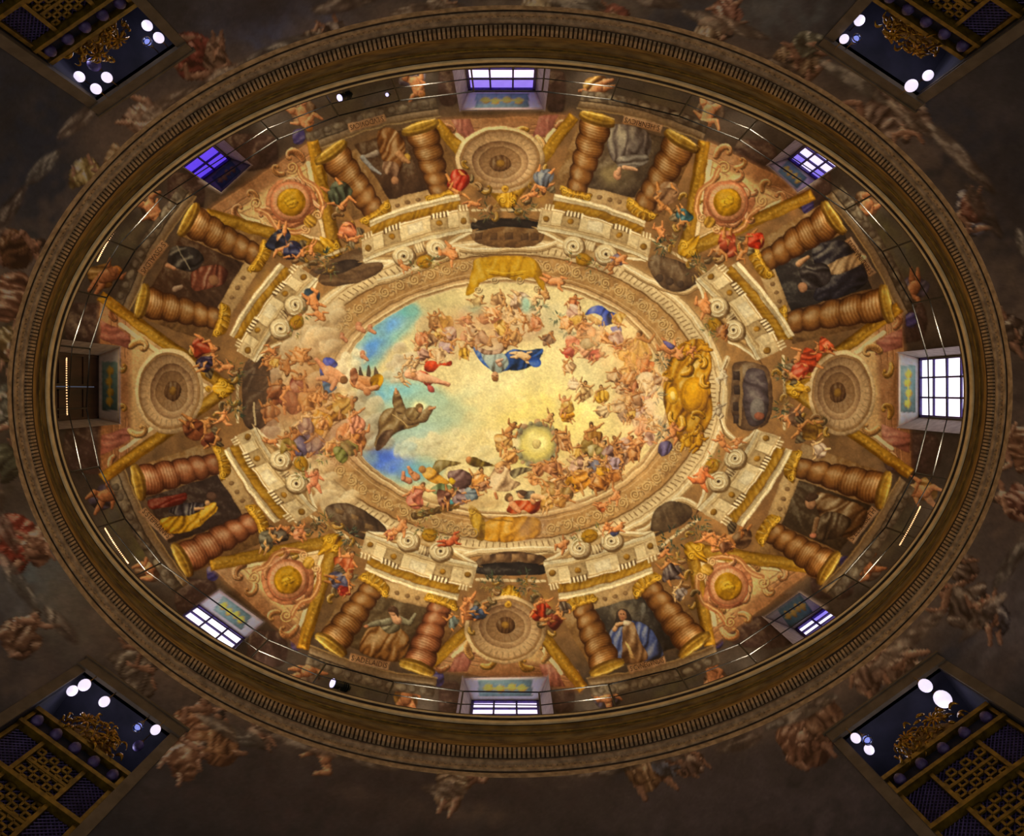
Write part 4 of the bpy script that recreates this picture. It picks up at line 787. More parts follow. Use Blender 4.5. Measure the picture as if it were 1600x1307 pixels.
        fig(k[0], k[1], k[2]*1.18, k[3], k[4], k[5], robe=k[6], name='painted_angel', nude=k[6] is None)
    # bottom group: winged angels, woman with a child, red robed pair
    with part('painted_angel', 'painted angel in yellow with a big brown wing'):
        poly([(674, 732), (682, 720), (698, 718), (720, 724), (700, 730), (688, 738), (678, 744)], (132, 106, 52), fold=(.3, 0.41, 2, .9)); poly([(660, 738), (672, 730), (690, 744), (702, 754), (692, 758), (676, 754), (662, 746)], (220, 156, 52), fold=(.8, 0.29, 2)); chain([(650, 746), (642, 738), (638, 730)], [6, 4, 2.4], (222, 150, 96)); ell(660, 734, 6, 6, (196, 136, 70)); chain([(640, 752), (630, 748), (630, 738)], [5, 4, 3], (216, 140, 96))
    with part('painted_angel', 'painted angel with olive wings'):
        poly([(728, 718), (740, 715), (758, 722), (772, 728), (752, 730), (734, 726)], (140, 112, 44), fold=(.4, 0.41, 2)); poly([(700, 738), (724, 734), (738, 744), (734, 760), (716, 768), (704, 756)], (122, 86, 76), fold=(.9, 0.23, 3, .9)); ell(732, 718, 4, 5, (206, 140, 80)); poly([(704, 746), (712, 752), (706, 758), (700, 752)], (226, 180, 40)); chain([(686, 770), (700, 770), (712, 778)], [4, 4, 2.5], (206, 146, 90)); poly([(698, 780), (710, 782), (708, 788), (696, 786)], (88, 160, 160))
        poly([(672, 764), (690, 756), (716, 766), (704, 776), (680, 772)], (106, 116, 70), fold=(.3, 0.35, 2))
    with part('painted_woman', 'painted woman in white with a child'):
        poly([(766, 742), (776, 728), (790, 724), (798, 736), (796, 748), (812, 756), (792, 768), (764, 764), (758, 754)], (226, 188, 136), fold=(.5, 0.26, 2, .8)); ell(780, 732, 8, 9, (226, 176, 124)); poly([(772, 726), (784, 720), (796, 726), (796, 736), (786, 728), (776, 732)], (222, 164, 96), fold=(.5, 0.46, 1)); line([(777, 732), (779, 732)], 1.2, (70, 40, 20)); line([(783, 732), (785, 732)], 1.2, (70, 40, 20)); line([(780, 737), (783, 737)], 1.1, (150, 60, 40))
        poly([(796, 738), (812, 730), (832, 734), (812, 742), (802, 748)], (140, 122, 84), fold=(.4, 0.46, 2))
    fig(748, 748, 44, .1, 0, 0, robe=(222, 150, 70), name='painted_child'); fig(756, 758, 28, .4, 2, 4, robe=(206, 150, 104), name='painted_child')
    with part('painted_robed_pair', 'painted pair in red robes'):
        poly([(792, 798), (800, 784), (820, 782), (838, 784), (848, 780), (842, 796), (830, 804), (818, 798), (804, 802)], (186, 72, 24), fold=(.5, 0.23, 2, .9), edge=.4); poly([(806, 768), (818, 768), (834, 768), (832, 778), (818, 780)], (104, 92, 74), fold=(.2, 0.35, 2)); ell(814, 773, 6, 7, (222, 160, 104)); poly([(808, 768), (816, 766), (824, 770), (818, 776)], (92, 62, 40)); ell(795, 777, 6, 7, (112, 78, 42)); ell(798, 780, 4, 5, (212, 150, 96)); chain([(800, 788), (808, 796), (812, 800)], [5, 4, 2.6], (222, 150, 96)); ell(832, 783, 5, 6, (222, 156, 100)); chain([(834, 776), (848, 778), (858, 784)], [5, 4, 3], (226, 170, 110)); limb((774, 770), (776, 778), 2.6, 2.4, (190, 120, 70))
    for k in [(858, 785, 30, 1.4, 2, 0, (206, 150, 70)), (880, 782, 30, 1.2, 1, 1, (186, 130, 60)), (700, 776, 34, 1.2, 2, 1, (150, 96, 70)), (724, 776, 34, 1.4, 1, 1, (134, 104, 100)), (740, 770, 28, .9, 0, 1, (110, 118, 120)), (654, 772, 40, .8, 1, 4, (196, 110, 80))]:
        fig(k[0], k[1], k[2]*1.18, k[3], k[4], k[5], robe=k[6], name='painted_angel')
    # small pink putti scrambling over the architecture
    for x, y, s, an, po, sk, cl in ((490, 468, 40, 2.7, 1, 4, (60, 74, 84)), (498, 492, 30, 2.2, 0, 4, None), (630, 417, 24, 1.6, 2, 4, None), (700, 396, 40, 2.3, 1, 4, None), (866, 440, 40, 1.0, 2, 4, None), (850, 460, 26, 2.6, 1, 0, None), (968, 406, 30, 1.2, 0, 4, (104, 84, 110)), (955, 418, 26, .6, 1, 3, None), (1098, 478, 40, 2.7, 1, 4, None), (1130, 520, 26, 2.6, 2, 3, (166, 112, 70)), (1128, 692, 34, .2, 2, 4, None), (1152, 692, 26, 1.0, 1, 4, None), (1096, 744, 44, .1, 3, (222, 124, 66), None), (964, 826, 30, .6, 2, 4, (90, 96, 140)), (950, 824, 24, .1, 1, 4, None), (704, 846, 36, .4, 2, (196, 92, 50), None), (878, 852, 30, .7, 1, 4, None), (625, 824, 34, .3, 1, 4, None), (612, 834, 24, 1.2, 0, 4, (170, 90, 60)), (490, 750, 40, .1, 0, (222, 138, 92), None), (424, 690, 24, .9, 2, 4, None), (960, 776, 30, .4, 1, 4, None), (940, 790, 24, .8, 2, 4, (206, 110, 50)), (1082, 548, 22, .5, 0, 4, None)):
        putto(x, y, s, an, po, sk, 1 if po % 2 else -1, cl)
    for x, y, r in ((1108, 516, 9), (664, 800, 12), (470, 740, 9), (505, 716, 12), (672, 408, 6)): foliage(x, y, r, 16, [(90, 96, 54), (206, 186, 110), (132, 110, 56)], seed=int(x+y), L=5)
    poly([(520, 700), (530, 698), (544, 712), (536, 724), (524, 716)], (120, 116, 52), fold=(.8, 0.35, 2))

def spandrel_figures():
    """angels seated between the groins and the columns"""
    g = np.random.default_rng(17)
    for i, l in enumerate(LUN):
        tip, a, b = l[:3]; m = mix2(a, b, .5); o = (m[0]-tip[0], m[1]-tip[1]); Lo = math.hypot(*o); o = (o[0]/Lo, o[1]/Lo); pp = (-o[1], o[0])
        for sg in (-1, 1):
            for k in range(7):
                q = (tip[0]+o[0]*(k*12-14)+pp[0]*sg*(20+k*7), tip[1]+o[1]*(k*12-14)+pp[1]*sg*(20+k*7))
                soften(q[0], q[1], 15, 10, [(84, 58, 34), (150, 104, 50), (104, 70, 40)][k % 3], .6, g.uniform(0, 3))
                acanthus(q, g.uniform(0, 6.28), g.uniform(9, 16), g.choice([-3.2, 3.2]), [(176, 128, 44), (150, 104, 56), (120, 92, 50)][k % 3], .22, 9)
            foliage(tip[0]+pp[0]*sg*30-o[0]*10, tip[1]+pp[1]*sg*30-o[1]*10, 14, 14, [(96, 92, 48), (150, 116, 52), (66, 66, 42)], seed=i*2+sg+3, L=7)
    S = [(530, 308, 54, 2.7, 0, 4, (82, 84, 62)), (548, 366, 40, 2.2, 1, 4, (206, 120, 76)), (716, 290, 50, 3.0, 1, 1, (166, 44, 24)), (740, 318, 30, 2.4, 2, 4, None), (848, 284, 46, 3.2, 0, 4, (110, 112, 120)), (830, 304, 30, 2.0, 2, 4, None), (1040, 310, 54, 3.3, 1, 1, (150, 110, 74)), (1066, 340, 36, 3.8, 2, 1, (64, 104, 110)), (1030, 362, 32, 2.8, 1, 4, None),
         (1130, 384, 50, 4.4, 2, 3, (166, 70, 40)), (1174, 378, 40, 4.2, 1, 3, (176, 44, 18)), (1158, 398, 30, 3.6, 0, 3, None), (1258, 560, 52, 4.6, 0, 4, (196, 74, 36)), (1246, 582, 40, 4.4, 1, 4, (190, 70, 40)), (1284, 545, 36, 4.0, 2, 4, (206, 88, 46)), (1238, 650, 40, 4.9, 2, 4, (120, 86, 60)), (1262, 672, 50, 4.8, 1, 1, (160, 116, 40)), (1276, 700, 36, 5.2, 3, 2, (214, 186, 156)),
         (1110, 846, 46, 5.2, 1, 4, None), (1150, 838, 50, 4.9, 2, 3, (116, 82, 50)), (1130, 852, 30, 5.6, 0, 4, (150, 96, 60)), (1046, 890, 44, 5.9, 0, 1, (90, 72, 66)), (1036, 866, 30, .2, 2, 4, None), (1060, 925, 30, 6.0, 1, 2, (150, 132, 120)), (846, 950, 44, .3, 1, 4, (176, 56, 24)), (866, 966, 36, .2, 2, 1, (120, 50, 30)), (880, 945, 30, -.4, 0, 1, (86, 64, 46)),
         (734, 950, 48, -.2, 1, 4, (150, 90, 50)), (750, 955, 34, .4, 2, 1, (70, 80, 104)), (706, 970, 30, -.4, 0, 1, (110, 118, 110)), (540, 880, 50, .4, 0, 4, (176, 84, 40)), (534, 905, 46, .6, 2, 3, (90, 84, 106)), (540, 922, 28, .9, 1, 4, (140, 40, 26)), (440, 834, 46, 1.2, 1, 4, (84, 66, 50)), (470, 830, 30, .6, 2, 4, (206, 130, 84)), (420, 846, 40, 1.5, 2, 0, (92, 80, 60)),
         (310, 664, 54, 1.0, 2, 1, (124, 66, 34)), (330, 686, 36, 1.3, 1, 1, (120, 60, 34)), (350, 652, 34, .6, 3, 4, None), (320, 545, 52, 1.9, 1, 4, (150, 54, 26)), (326, 570, 40, 2.2, 2, 1, (54, 40, 60)), (352, 574, 32, 1.6, 0, 4, None), (440, 378, 54, 2.2, 2, 4, (50, 50, 66)), (462, 392, 40, 1.7, 1, 4, (54, 52, 80)), (486, 388, 28, 2.6, 2, 4, None)]
    for i, k in enumerate(S):
        fig(k[0], k[1], k[2]*1.05, k[3], k[4], k[5], robe=k[6], name='painted_spandrel_angel', nude=k[6] is None, fl=1 if i % 2 else -1, wings=(112, 92, 62) if i % 3 == 1 else None)

def wall_paint():
    """dim frescoes on the wall under the cornice"""
    r = np.random.default_rng(5)
    def dim(c, k=.42): return tuple(int(v*k) for v in c)
    # skies
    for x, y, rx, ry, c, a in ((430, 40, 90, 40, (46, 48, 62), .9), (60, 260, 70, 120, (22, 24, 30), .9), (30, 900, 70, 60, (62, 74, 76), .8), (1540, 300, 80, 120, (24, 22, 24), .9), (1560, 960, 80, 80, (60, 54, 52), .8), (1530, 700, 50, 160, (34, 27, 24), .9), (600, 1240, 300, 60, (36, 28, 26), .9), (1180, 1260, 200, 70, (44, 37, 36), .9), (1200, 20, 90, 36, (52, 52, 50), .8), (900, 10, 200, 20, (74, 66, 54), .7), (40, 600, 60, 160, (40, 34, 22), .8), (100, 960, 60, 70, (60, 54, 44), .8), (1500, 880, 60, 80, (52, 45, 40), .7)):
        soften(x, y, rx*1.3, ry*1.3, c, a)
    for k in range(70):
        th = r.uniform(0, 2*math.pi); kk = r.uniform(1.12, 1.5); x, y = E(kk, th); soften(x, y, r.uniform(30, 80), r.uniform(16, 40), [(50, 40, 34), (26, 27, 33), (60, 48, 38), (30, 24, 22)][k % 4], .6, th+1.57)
    F = [(310, 96, 90, 2.3, 1, (76, 34, 24)), (345, 90, 60, 2.0, 2, (84, 64, 48)), (240, 190, 80, 2.2, 0, (86, 66, 50)), (190, 260, 60, 2.0, 2, (78, 58, 34)), (140, 280, 60, 2.4, 1, (80, 66, 34)), (520, 55, 50, 2.9, 0, (70, 60, 52)), (490, 70, 50, 2.5, 2, (80, 66, 50)), (700, 20, 60, 2.0, 1, (76, 64, 52)), (850, 14, 70, 3.0, 0, (106, 94, 70)), (960, 30, 50, 3.4, 2, (96, 56, 42)), (1100, 62, 70, 3.8, 1, (92, 76, 56)), (1135, 30, 60, 3.4, 3, (88, 58, 44)), (1240, 110, 90, 3.8, 1, (80, 62, 42)), (1260, 80, 70, 3.6, 2, (60, 56, 42)), (1370, 180, 100, 4.2, 0, (74, 58, 46)), (1420, 190, 70, 4.0, 2, (70, 54, 42)), (1500, 340, 80, 4.4, 1, (50, 46, 50)), (1510, 330, 60, 4.5, 2, (70, 40, 28)),
         (30, 390, 80, 1.6, 1, (62, 40, 22)), (30, 470, 90, 1.7, 0, (70, 44, 28)), (25, 540, 70, 1.4, 2, (64, 50, 26)), (30, 640, 80, 1.5, 1, (62, 60, 48)), (20, 720, 70, 1.3, 0, (60, 58, 40)), (40, 840, 100, 1.1, 1, (88, 34, 22)), (60, 850, 60, .9, 2, (80, 54, 38)), (40, 990, 80, .8, 1, (62, 42, 28)), (210, 1030, 70, .8, 2, (66, 56, 44)), (220, 1060, 60, .7, 0, (60, 50, 40)), (310, 1130, 90, .6, 1, (84, 54, 34)), (345, 1150, 80, .4, 3, (88, 60, 36)), (290, 1180, 70, .9, 0, (76, 50, 32)), (515, 1180, 70, .9, 1, None), (410, 1140, 50, .5, 2, (70, 54, 42)), (720, 1225, 80, 1.5, 2, (88, 70, 50)), (1010, 1190, 90, -.2, 0, (78, 56, 34)), (1045, 1180, 60, .2, 2, (64, 64, 68)), (1080, 1190, 50, -.6, 1, (70, 52, 40)), (1250, 1150, 100, -.4, 1, (78, 52, 36)), (1270, 1120, 80, -.8, 3, (84, 60, 42)), (1390, 1030, 90, -.6, 2, (80, 62, 48)), (1350, 1050, 70, -.9, 0, (78, 58, 44)), (1510, 1190, 70, -1, 1, (60, 44, 34)), (1500, 940, 90, -1.0, 0, (64, 52, 42)), (1545, 960, 70, -1.2, 2, (44, 38, 38)), (1500, 890, 50, -1.4, 1, (60, 46, 36)), (1590, 700, 80, -1.6, 0, (70, 46, 30)), (1585, 780, 70, -1.2, 1, (60, 34, 24)), (1575, 520, 70, -1.7, 2, (44, 32, 24))]
    for x, y, s, an, po, c in F:
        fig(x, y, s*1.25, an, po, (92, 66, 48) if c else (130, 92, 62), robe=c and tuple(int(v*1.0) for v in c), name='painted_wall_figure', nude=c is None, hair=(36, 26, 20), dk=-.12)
    # trailing draperies along the architrave
    for k in range(46):
        th = 2*math.pi*k/46+.05; kk = r.uniform(1.10, 1.2)
        x, y = 799+757*kk*math.cos(th)*.995, 611.5+571*kk*math.sin(th)*.93
        if (min(x, 1600-x) < 260 and (y < 175 or y > 1045)): continue
        t = math.atan2(571*math.cos(th), -757*math.sin(th)); L = r.uniform(36, 80)
        c = [(58, 46, 36), (66, 54, 42), (48, 38, 30), (56, 50, 42)][k % 4]
        poly([R2((-L, -3), (x, y), t), R2((-L*.3, -13), (x, y), t), R2((L*.5, -10), (x, y), t), R2((L, 2), (x, y), t), R2((L*.2, 11), (x, y), t), R2((-L*.6, 9), (x, y), t)], c, fold=(t+1.57+r.uniform(-.4, .4), .22, k, .7), edge=.3, soft=5, a=.75)

def finish(X, Y):
    # brushed, slightly wandering outlines and plaster mottling
    global CAN
    dx = .75*tile(1, X*.9, Y*.9); dy = .75*tile(1, Y*.9+50, X*.9+10)
    jj = np.clip((np.arange(PH)[:, None]+dy).astype(np.int32), 0, PH-1); ii = np.clip((np.arange(PW)[None, :]+dx).astype(np.int32), 0, PW-1)
    CAN = CAN[jj, ii]
    n = .022*tile(2, X*3, Y*3)+.03*tile(0, X*.9, Y*.9)+.02*tile(2, X*1.2+Y*3, Y*1.2-X*2.4)
    CAN *= (1+n)[..., None]
    # the warm, browned tone of the old pigments
    g = CAN.mean(-1, keepdims=True); rho = np.sqrt(((X-CX)/LA)**2+((Y-CY)/LB)**2)[..., None]
    CAN += (CAN-g)*.10*(rho < 1.05)
    wgt = np.clip((rho-.30)/.15, 0, 1)*(rho < 1.05)
    CAN *= 1-np.clip(1-wgt, 0, 1)*(rho < 1.05)*np.array([.0, .015, .09], np.float32)
    CAN *= 1-wgt*np.array([.05, .075, .17], np.float32)
    np.clip(CAN, .004, 1, out=CAN)

def paint_all():
    X, Y = paint_base()
    lib_drum(); panels()
    for i, l in enumerate(LUN): lunette(l, i)
    saints()
    for i, c in enumerate(COLS): column(c, i)
    sky(); inner_cornice(); cloud_banks()
    arches(); spandrel_figures()
    for i, b in enumerate(BLOCKS): block(b, i)
    heaven_figures(); wall_paint(); finish(X, Y)
# ---------------------------------------------------------------- helpers
def lin(c): return np.where(c <= .04045, c/12.92, ((c+.055)/1.055)**2.4)
def L3(c): 
    v = lin(np.array(c, float)/255); return (float(v[0]), float(v[1]), float(v[2]), 1)
def tagit(o, label=None, cat_=None, group=None, kind=None):
    if label: o['label'] = label
    if cat_: o['category'] = cat_
    if group: o['group'] = group
    if kind: o['kind'] = kind
    return o
def empty(name, loc=(0, 0, 0), parent=None):
    o = bpy.data.objects.new(name, None); COL.objects.link(o); o.location = loc; o.empty_display_size = .1
    if parent: o.parent = parent
    return o
def mesh_obj(name, V, F, mat, parent=None, smooth=False, loc=None):
    me = bpy.data.meshes.new(name); me.from_pydata([tuple(map(float, v)) for v in V], [], [tuple(map(int, f)) for f in F]); me.update()
    if smooth: me.polygons.foreach_set('use_smooth', np.ones(len(me.polygons), bool))
    if mat: me.materials.append(mat)
    o = bpy.data.objects.new(name, me); COL.objects.link(o)
    if parent: o.parent = parent
    if loc is not None: o.location = loc
    return o
class MB:
    def __init__(s): s.V = []; s.F = []
    def add(s, V, F):
        n = len(s.V); s.V += [tuple(map(float, v)) for v in V]; s.F += [tuple(i+n for i in f) for f in F]; return s
    def box(s, c, e1, e2, e3):
        """centre and three half-extent vectors"""
        c, e1, e2, e3 = (np.array(v, float) for v in (c, e1, e2, e3))
        V = [c+a*e1+b*e2+d*e3 for d in (-1, 1) for a, b in ((-1, -1), (1, -1), (1, 1), (-1, 1))]
        return s.add(V, [(0, 3, 2, 1), (4, 5, 6, 7), (0, 1, 5, 4), (1, 2, 6, 5), (2, 3, 7, 6), (3, 0, 4, 7)])
    def tube(s, pts, r, n=8, caps=True):
        P = [np.array(p, float) for p in pts]; rr = r if hasattr(r, '__len__') else [r]*len(P); V = []; F = []
        for i, p in enumerate(P):
            t = P[min(i+1, len(P)-1)]-P[max(i-1, 0)]; t /= np.linalg.norm(t)+1e-9
            a = np.cross(t, (0, 0, 1) if abs(t[2]) < .9 else (1, 0, 0)); a /= np.linalg.norm(a); b = np.cross(t, a)
            V += [p+rr[i]*(a*math.cos(q)+b*math.sin(q)) for q in np.arange(n)*2*math.pi/n]
        for i in range(len(P)-1):
            for k in range(n): F.append((i*n+k, i*n+(k+1) % n, (i+1)*n+(k+1) % n, (i+1)*n+k))
        if caps: F.append(tuple(range(n))[::-1]); F.append(tuple((len(P)-1)*n+k for k in range(n)))
        return s.add(V, F)
    def sphere(s, c, r, n=12, m=8, sc=(1, 1, 1)):
        V = [np.array(c)+np.array((0, 0, -r*sc[2]))]
        for i in range(1, m):
            q = math.pi*i/m-math.pi/2
            V += [np.array(c)+r*np.array((sc[0]*math.cos(q)*math.cos(t), sc[1]*math.cos(q)*math.sin(t), sc[2]*math.sin(q))) for t in np.arange(n)*2*math.pi/n]
        V.append(np.array(c)+np.array((0, 0, r*sc[2]))); F = [(0, 1+(k+1) % n, 1+k) for k in range(n)]
        for i in range(m-2):
            for k in range(n): F.append((1+i*n+k, 1+i*n+(k+1) % n, 1+(i+1)*n+(k+1) % n, 1+(i+1)*n+k))
        b = 1+(m-2)*n; F += [(b+k, b+(k+1) % n, len(V)-1) for k in range(n)]
        return s.add(V, F)
    def build(s, name, mat, parent=None, smooth=False, loc=None): return mesh_obj(name, s.V, s.F, mat, parent, smooth, loc)

def material(name, build):
    m = bpy.data.materials.new(name); m.use_nodes = True; nt = m.node_tree; nt.nodes.clear()
    out = nt.nodes.new('ShaderNodeOutputMaterial'); bs = nt.nodes.new('ShaderNodeBsdfPrincipled'); nt.links.new(bs.outputs[0], out.inputs[0])
    build(nt, bs, out); return m
def grain(nt, bs, c1, c2, scale, detail=5, bump=.15, stretch=None, rough=.6, metal=0., ramp=(.35, .68)):
    tc = nt.nodes.new('ShaderNodeTexCoord'); mp = nt.nodes.new('ShaderNodeMapping'); nz = nt.nodes.new('ShaderNodeTexNoise'); cr = nt.nodes.new('ShaderNodeValToRGB'); bp = nt.nodes.new('ShaderNodeBump')
    nt.links.new(tc.outputs['Object'], mp.inputs[0]); nt.links.new(mp.outputs[0], nz.inputs['Vector'])
    if stretch: mp.inputs['Scale'].default_value = stretch
    nz.inputs['Scale'].default_value = scale; nz.inputs['Detail'].default_value = detail
    cr.color_ramp.elements[0].position, cr.color_ramp.elements[1].position = ramp
    cr.color_ramp.elements[0].color = L3(c1); cr.color_ramp.elements[1].color = L3(c2)
    nt.links.new(nz.outputs['Fac'], cr.inputs[0]); nt.links.new(cr.outputs[0], bs.inputs['Base Color'])
    bp.inputs['Strength'].default_value = bump; bp.inputs['Distance'].default_value = .02
    nt.links.new(nz.outputs['Fac'], bp.inputs['Height']); nt.links.new(bp.outputs[0], bs.inputs['Normal'])
    bs.inputs['Roughness'].default_value = rough; bs.inputs['Metallic'].default_value = metal
def simple(name, c1, c2, scale=8, **k): return material(name, lambda nt, bs, o: grain(nt, bs, c1, c2, scale, **k))
def glow(name, col, strength, scale=3., vary=.12):
    def f(nt, bs, out):
        nz = nt.nodes.new('ShaderNodeTexNoise'); nz.inputs['Scale'].default_value = scale
        mr = nt.nodes.new('ShaderNodeMapRange'); mr.inputs['To Min'].default_value = strength*(1-vary); mr.inputs['To Max'].default_value = strength*(1+vary)
        nt.links.new(nz.outputs['Fac'], mr.inputs['Value']); nt.links.new(mr.outputs[0], bs.inputs['Emission Strength'])
        bs.inputs['Emission Color'].default_value = L3(col); bs.inputs['Base Color'].default_value = L3(col); bs.inputs['Roughness'].default_value = .3
    return material(name, f)
def pigment_mat():
    def f(nt, bs, out):
        at = nt.nodes.new('ShaderNodeAttribute'); at.attribute_name = 'pigment'
        tc = nt.nodes.new('ShaderNodeTexCoord'); nz = nt.nodes.new('ShaderNodeTexNoise'); nz.inputs['Scale'].default_value = 14; nz.inputs['Detail'].default_value = 8
        nt.links.new(tc.outputs['Object'], nz.inputs['Vector'])
        mr = nt.nodes.new('ShaderNodeMapRange'); mr.inputs['From Min'].default_value = .3; mr.inputs['From Max'].default_value = .7; mr.inputs['To Min'].default_value = .95; mr.inputs['To Max'].default_value = 1.05
        nt.links.new(nz.outputs['Fac'], mr.inputs['Value'])
        mx = nt.nodes.new('ShaderNodeVectorMath'); mx.operation = 'SCALE'
        nt.links.new(at.outputs['Color'], mx.inputs[0]); nt.links.new(mr.outputs[0], mx.inputs['Scale']); nt.links.new(mx.outputs[0], bs.inputs['Base Color'])
        bp = nt.nodes.new('ShaderNodeBump'); bp.inputs['Strength'].default_value = .12; bp.inputs['Distance'].default_value = .01
        nt.links.new(nz.outputs['Fac'], bp.inputs['Height']); nt.links.new(bp.outputs[0], bs.inputs['Normal'])
        bs.inputs['Roughness'].default_value = .72; bs.inputs['Specular IOR Level'].default_value = .2
    return material('fresco_plaster', f)
M_FRESCO = pigment_mat()
M_CYMA = simple('gilt_brown_marbled_cornice', (122, 90, 38), (186, 144, 66), 3.0, stretch=(1, 1, 9), rough=.5, bump=.1)
M_BEAD = simple('pale_gilt_bead', (214, 190, 136), (240, 220, 170), 6, rough=.4)
M_STONE = simple('grey_brown_carved_stone', (150, 128, 98), (204, 178, 140), 9, rough=.75, bump=.3)
M_DARK = simple('dark_stone_groove', (62, 48, 34), (92, 74, 54), 8, rough=.8)
M_LEDGE = simple('dusty_ledge_stone', (90, 82, 74), (120, 110, 98), 6, rough=.85)
M_IRON = simple('black_wrought_iron', (16, 14, 14), (34, 32, 32), 30, rough=.5, metal=.3)
M_REVEAL = simple('pale_lime_plaster_reveal', (168, 156, 148), (196, 186, 176), 7, rough=.8)
M_FRAME = simple('violet_fringe_tinted_frame', (46, 26, 92), (70, 36, 140), 14, rough=.45)  # violet glare fringe of the panes is put into the frame colour
M_SHUT = simple('dark_brown_shutter_wood', (44, 28, 20), (72, 46, 32), 5, stretch=(1, 1, .15), rough=.6)
M_GILT = simple('gilded_carving', (120, 84, 22), (196, 150, 52), 22, rough=.28, metal=.85, bump=.3)
M_GILT2 = simple('gilded_moulding', (78, 62, 16), (126, 102, 30), 10, rough=.38, metal=.5)
M_LATT = simple('dark_violet_lattice_wood', (58, 46, 96), (92, 78, 140), 16, rough=.5)
M_NICHE = simple('dark_blue_black_tribune_wall', (28, 28, 42), (44, 42, 60), 4, rough=.9)
M_FLOOR = simple('worn_stone_floor', (84, 76, 66), (112, 102, 90), 2.2, rough=.5)
M_BRASS = simple('dull_brass_socket', (92, 74, 40), (130, 106, 60), 20, rough=.35, metal=.8)
M_BULB = glow('lit_white_globe', (232, 222, 248), 1.05, 6, .06)
M_LENS = glow('lit_spotlight_lens', (214, 206, 255), 1.3, 9, .3)
M_ROPE = glow('warm_rope_light_bead', (255, 196, 140), 1.6, 9)
M_SPOT = simple('dark_green_black_lamp_housing', (24, 34, 30), (44, 54, 50), 18, rough=.35, metal=.4)
M_INK = simple('brown_painted_letters', (84, 54, 34), (104, 68, 44), 20, rough=.8)
def m_glassball():
    def f(nt, bs, out):
        nz = nt.nodes.new('ShaderNodeTexNoise'); nz.inputs['Scale'].default_value = 5
        bs.inputs['Base Color'].default_value = L3((96, 120, 190)); bs.inputs['Transmission Weight'].default_value = .8; bs.inputs['IOR'].default_value = 1.45
        mr = nt.nodes.new('ShaderNodeMapRange'); mr.inputs['To Min'].default_value = .03; mr.inputs['To Max'].default_value = .12
        nt.links.new(nz.outputs['Fac'], mr.inputs['Value']); nt.links.new(mr.outputs[0], bs.inputs['Roughness'])
    return material('clear_blue_glass_globe', f)
M_GBALL = m_glassball()

# ---------------------------------------------------------------- shape of the vault
ZL, ZD, ZA, SD = 12.0, 14.0, 18.6, 1.06      # ledge, springing, crown heights; drum set back behind the cornice lip
_z = np.concatenate([np.linspace(11.85, ZD, 40), ZD+(ZA-ZD)*np.sin(np.linspace(0, math.pi/2, 400))[1:]])
_s = np.where(_z <= ZD, SD, SD*np.sqrt(np.clip(1-((_z-ZD)/(ZA-ZD))**2, 0, 1)))
_rho = _s*ZL/_z
def vault_z(rho): return np.interp(rho, _rho[::-1], _z[::-1])
def ray(px, py, z): return np.array(((px-PPX)*z/FPX, (py-PPY)*z/FPX, z))
def rho_of(px, py): return np.sqrt(((px-CX)/LA)**2+((py-CY)/LB)**2)
def on_vault(px, py, h=0.):
    z = vault_z(rho_of(px, py)); return ray(px, py, z)*(1-h/z)

WIN = [  # opening head corners, glazing head corners, pane colour, strength, columns, rows, what one sees
 ((720, 172), (850, 171), (732, 139), (836, 139), (238, 220, 255), 1.25, 3, 2, 'small barred window with lavender panes above the top of the oval cornice'),
 ((1200, 258), (1247, 301), (1232, 247), (1281, 283), (224, 214, 255), 1.25, 3, 2, 'small slanting window with white and blue panes between the upper right lunette and cornice'),
 ((1404, 552), (1404, 667), (1438, 560), (1438, 652), (240, 236, 255), 1.5, 3, 3, 'bright white window of nine panes beside the right-hand lunette'),
 ((1250, 926), (1195, 965), (1292, 950), (1243, 985), (232, 226, 255), 1.3, 2, 2, 'small half hidden window with a white pane by the lower right lunette'),
 ((855, 1058), (724, 1060), (842, 1097), (737, 1097), (236, 222, 255), 1.3, 3, 2, 'low lavender window strip under the bottom lunette'),
 ((412, 972), (343, 922), (382, 1000), (308, 946), (244, 236, 255), 1.5, 3, 2, 'bright white window of six panes by the lower left lunette'),
 ((187, 662), (187, 543), (152, 654), (152, 556), None, 0, 2, 1, 'window closed by dark brown wooden shutters beside the left-hand lunette'),
 ((345, 301), (392, 258), (311, 283), (360, 247), (98, 66, 232), .95, 2, 2, 'small deep violet window by the upper left lunette')]
WIN[7] = ((392, 258), (345, 301), (360, 247), (311, 283))[::1]+WIN[7][4:]
WIN[7] = ((345, 301), (392, 258), (311, 283), (360, 247))+WIN[7][4:]
def far(p, k=1.25): return (PPX+(p[0]-PPX)*k, PPY+(p[1]-PPY)*k)

def paint_soffits():
    for i, w in enumerate(WIN):
        T1, T2, K1, K2 = w[:4]
        a, b = mix2(T1, T2, .5), mix2(K1, K2, .5); c = mix2(a, b, .45); ang = math.atan2(T2[1]-T1[1], T2[0]-T1[0]); L = math.hypot(T2[0]-T1[0], T2[1]-T1[1]); D = math.hypot(b[0]-a[0], b[1]-a[1])
        poly([T1, T2, K2, K1], (176, 160, 150), smooth=False, soft=8, edge=0, lit=0, lab=False)
        q = [R2((sx*L*.32, sy*D*.34), c, ang) for sx, sy in ((-1, -1), (1, -1), (1, 1), (-1, 1))]
        poly(q, (92, 118, 108), smooth=False, edge=.3, lab=False)
        for sx in (-.2, -.08, .06, .2): ell(*R2((sx*L, (sx*7 % 2-.8)*D*.06), c, ang), L*.055, D*.16, (214, 166, 60), edge=.4, rot=ang, lab=False)
        line([R2((-L*.26, 0), c, ang), R2((L*.26, 0), c, ang)], D*.09, (214, 166, 60), .9)

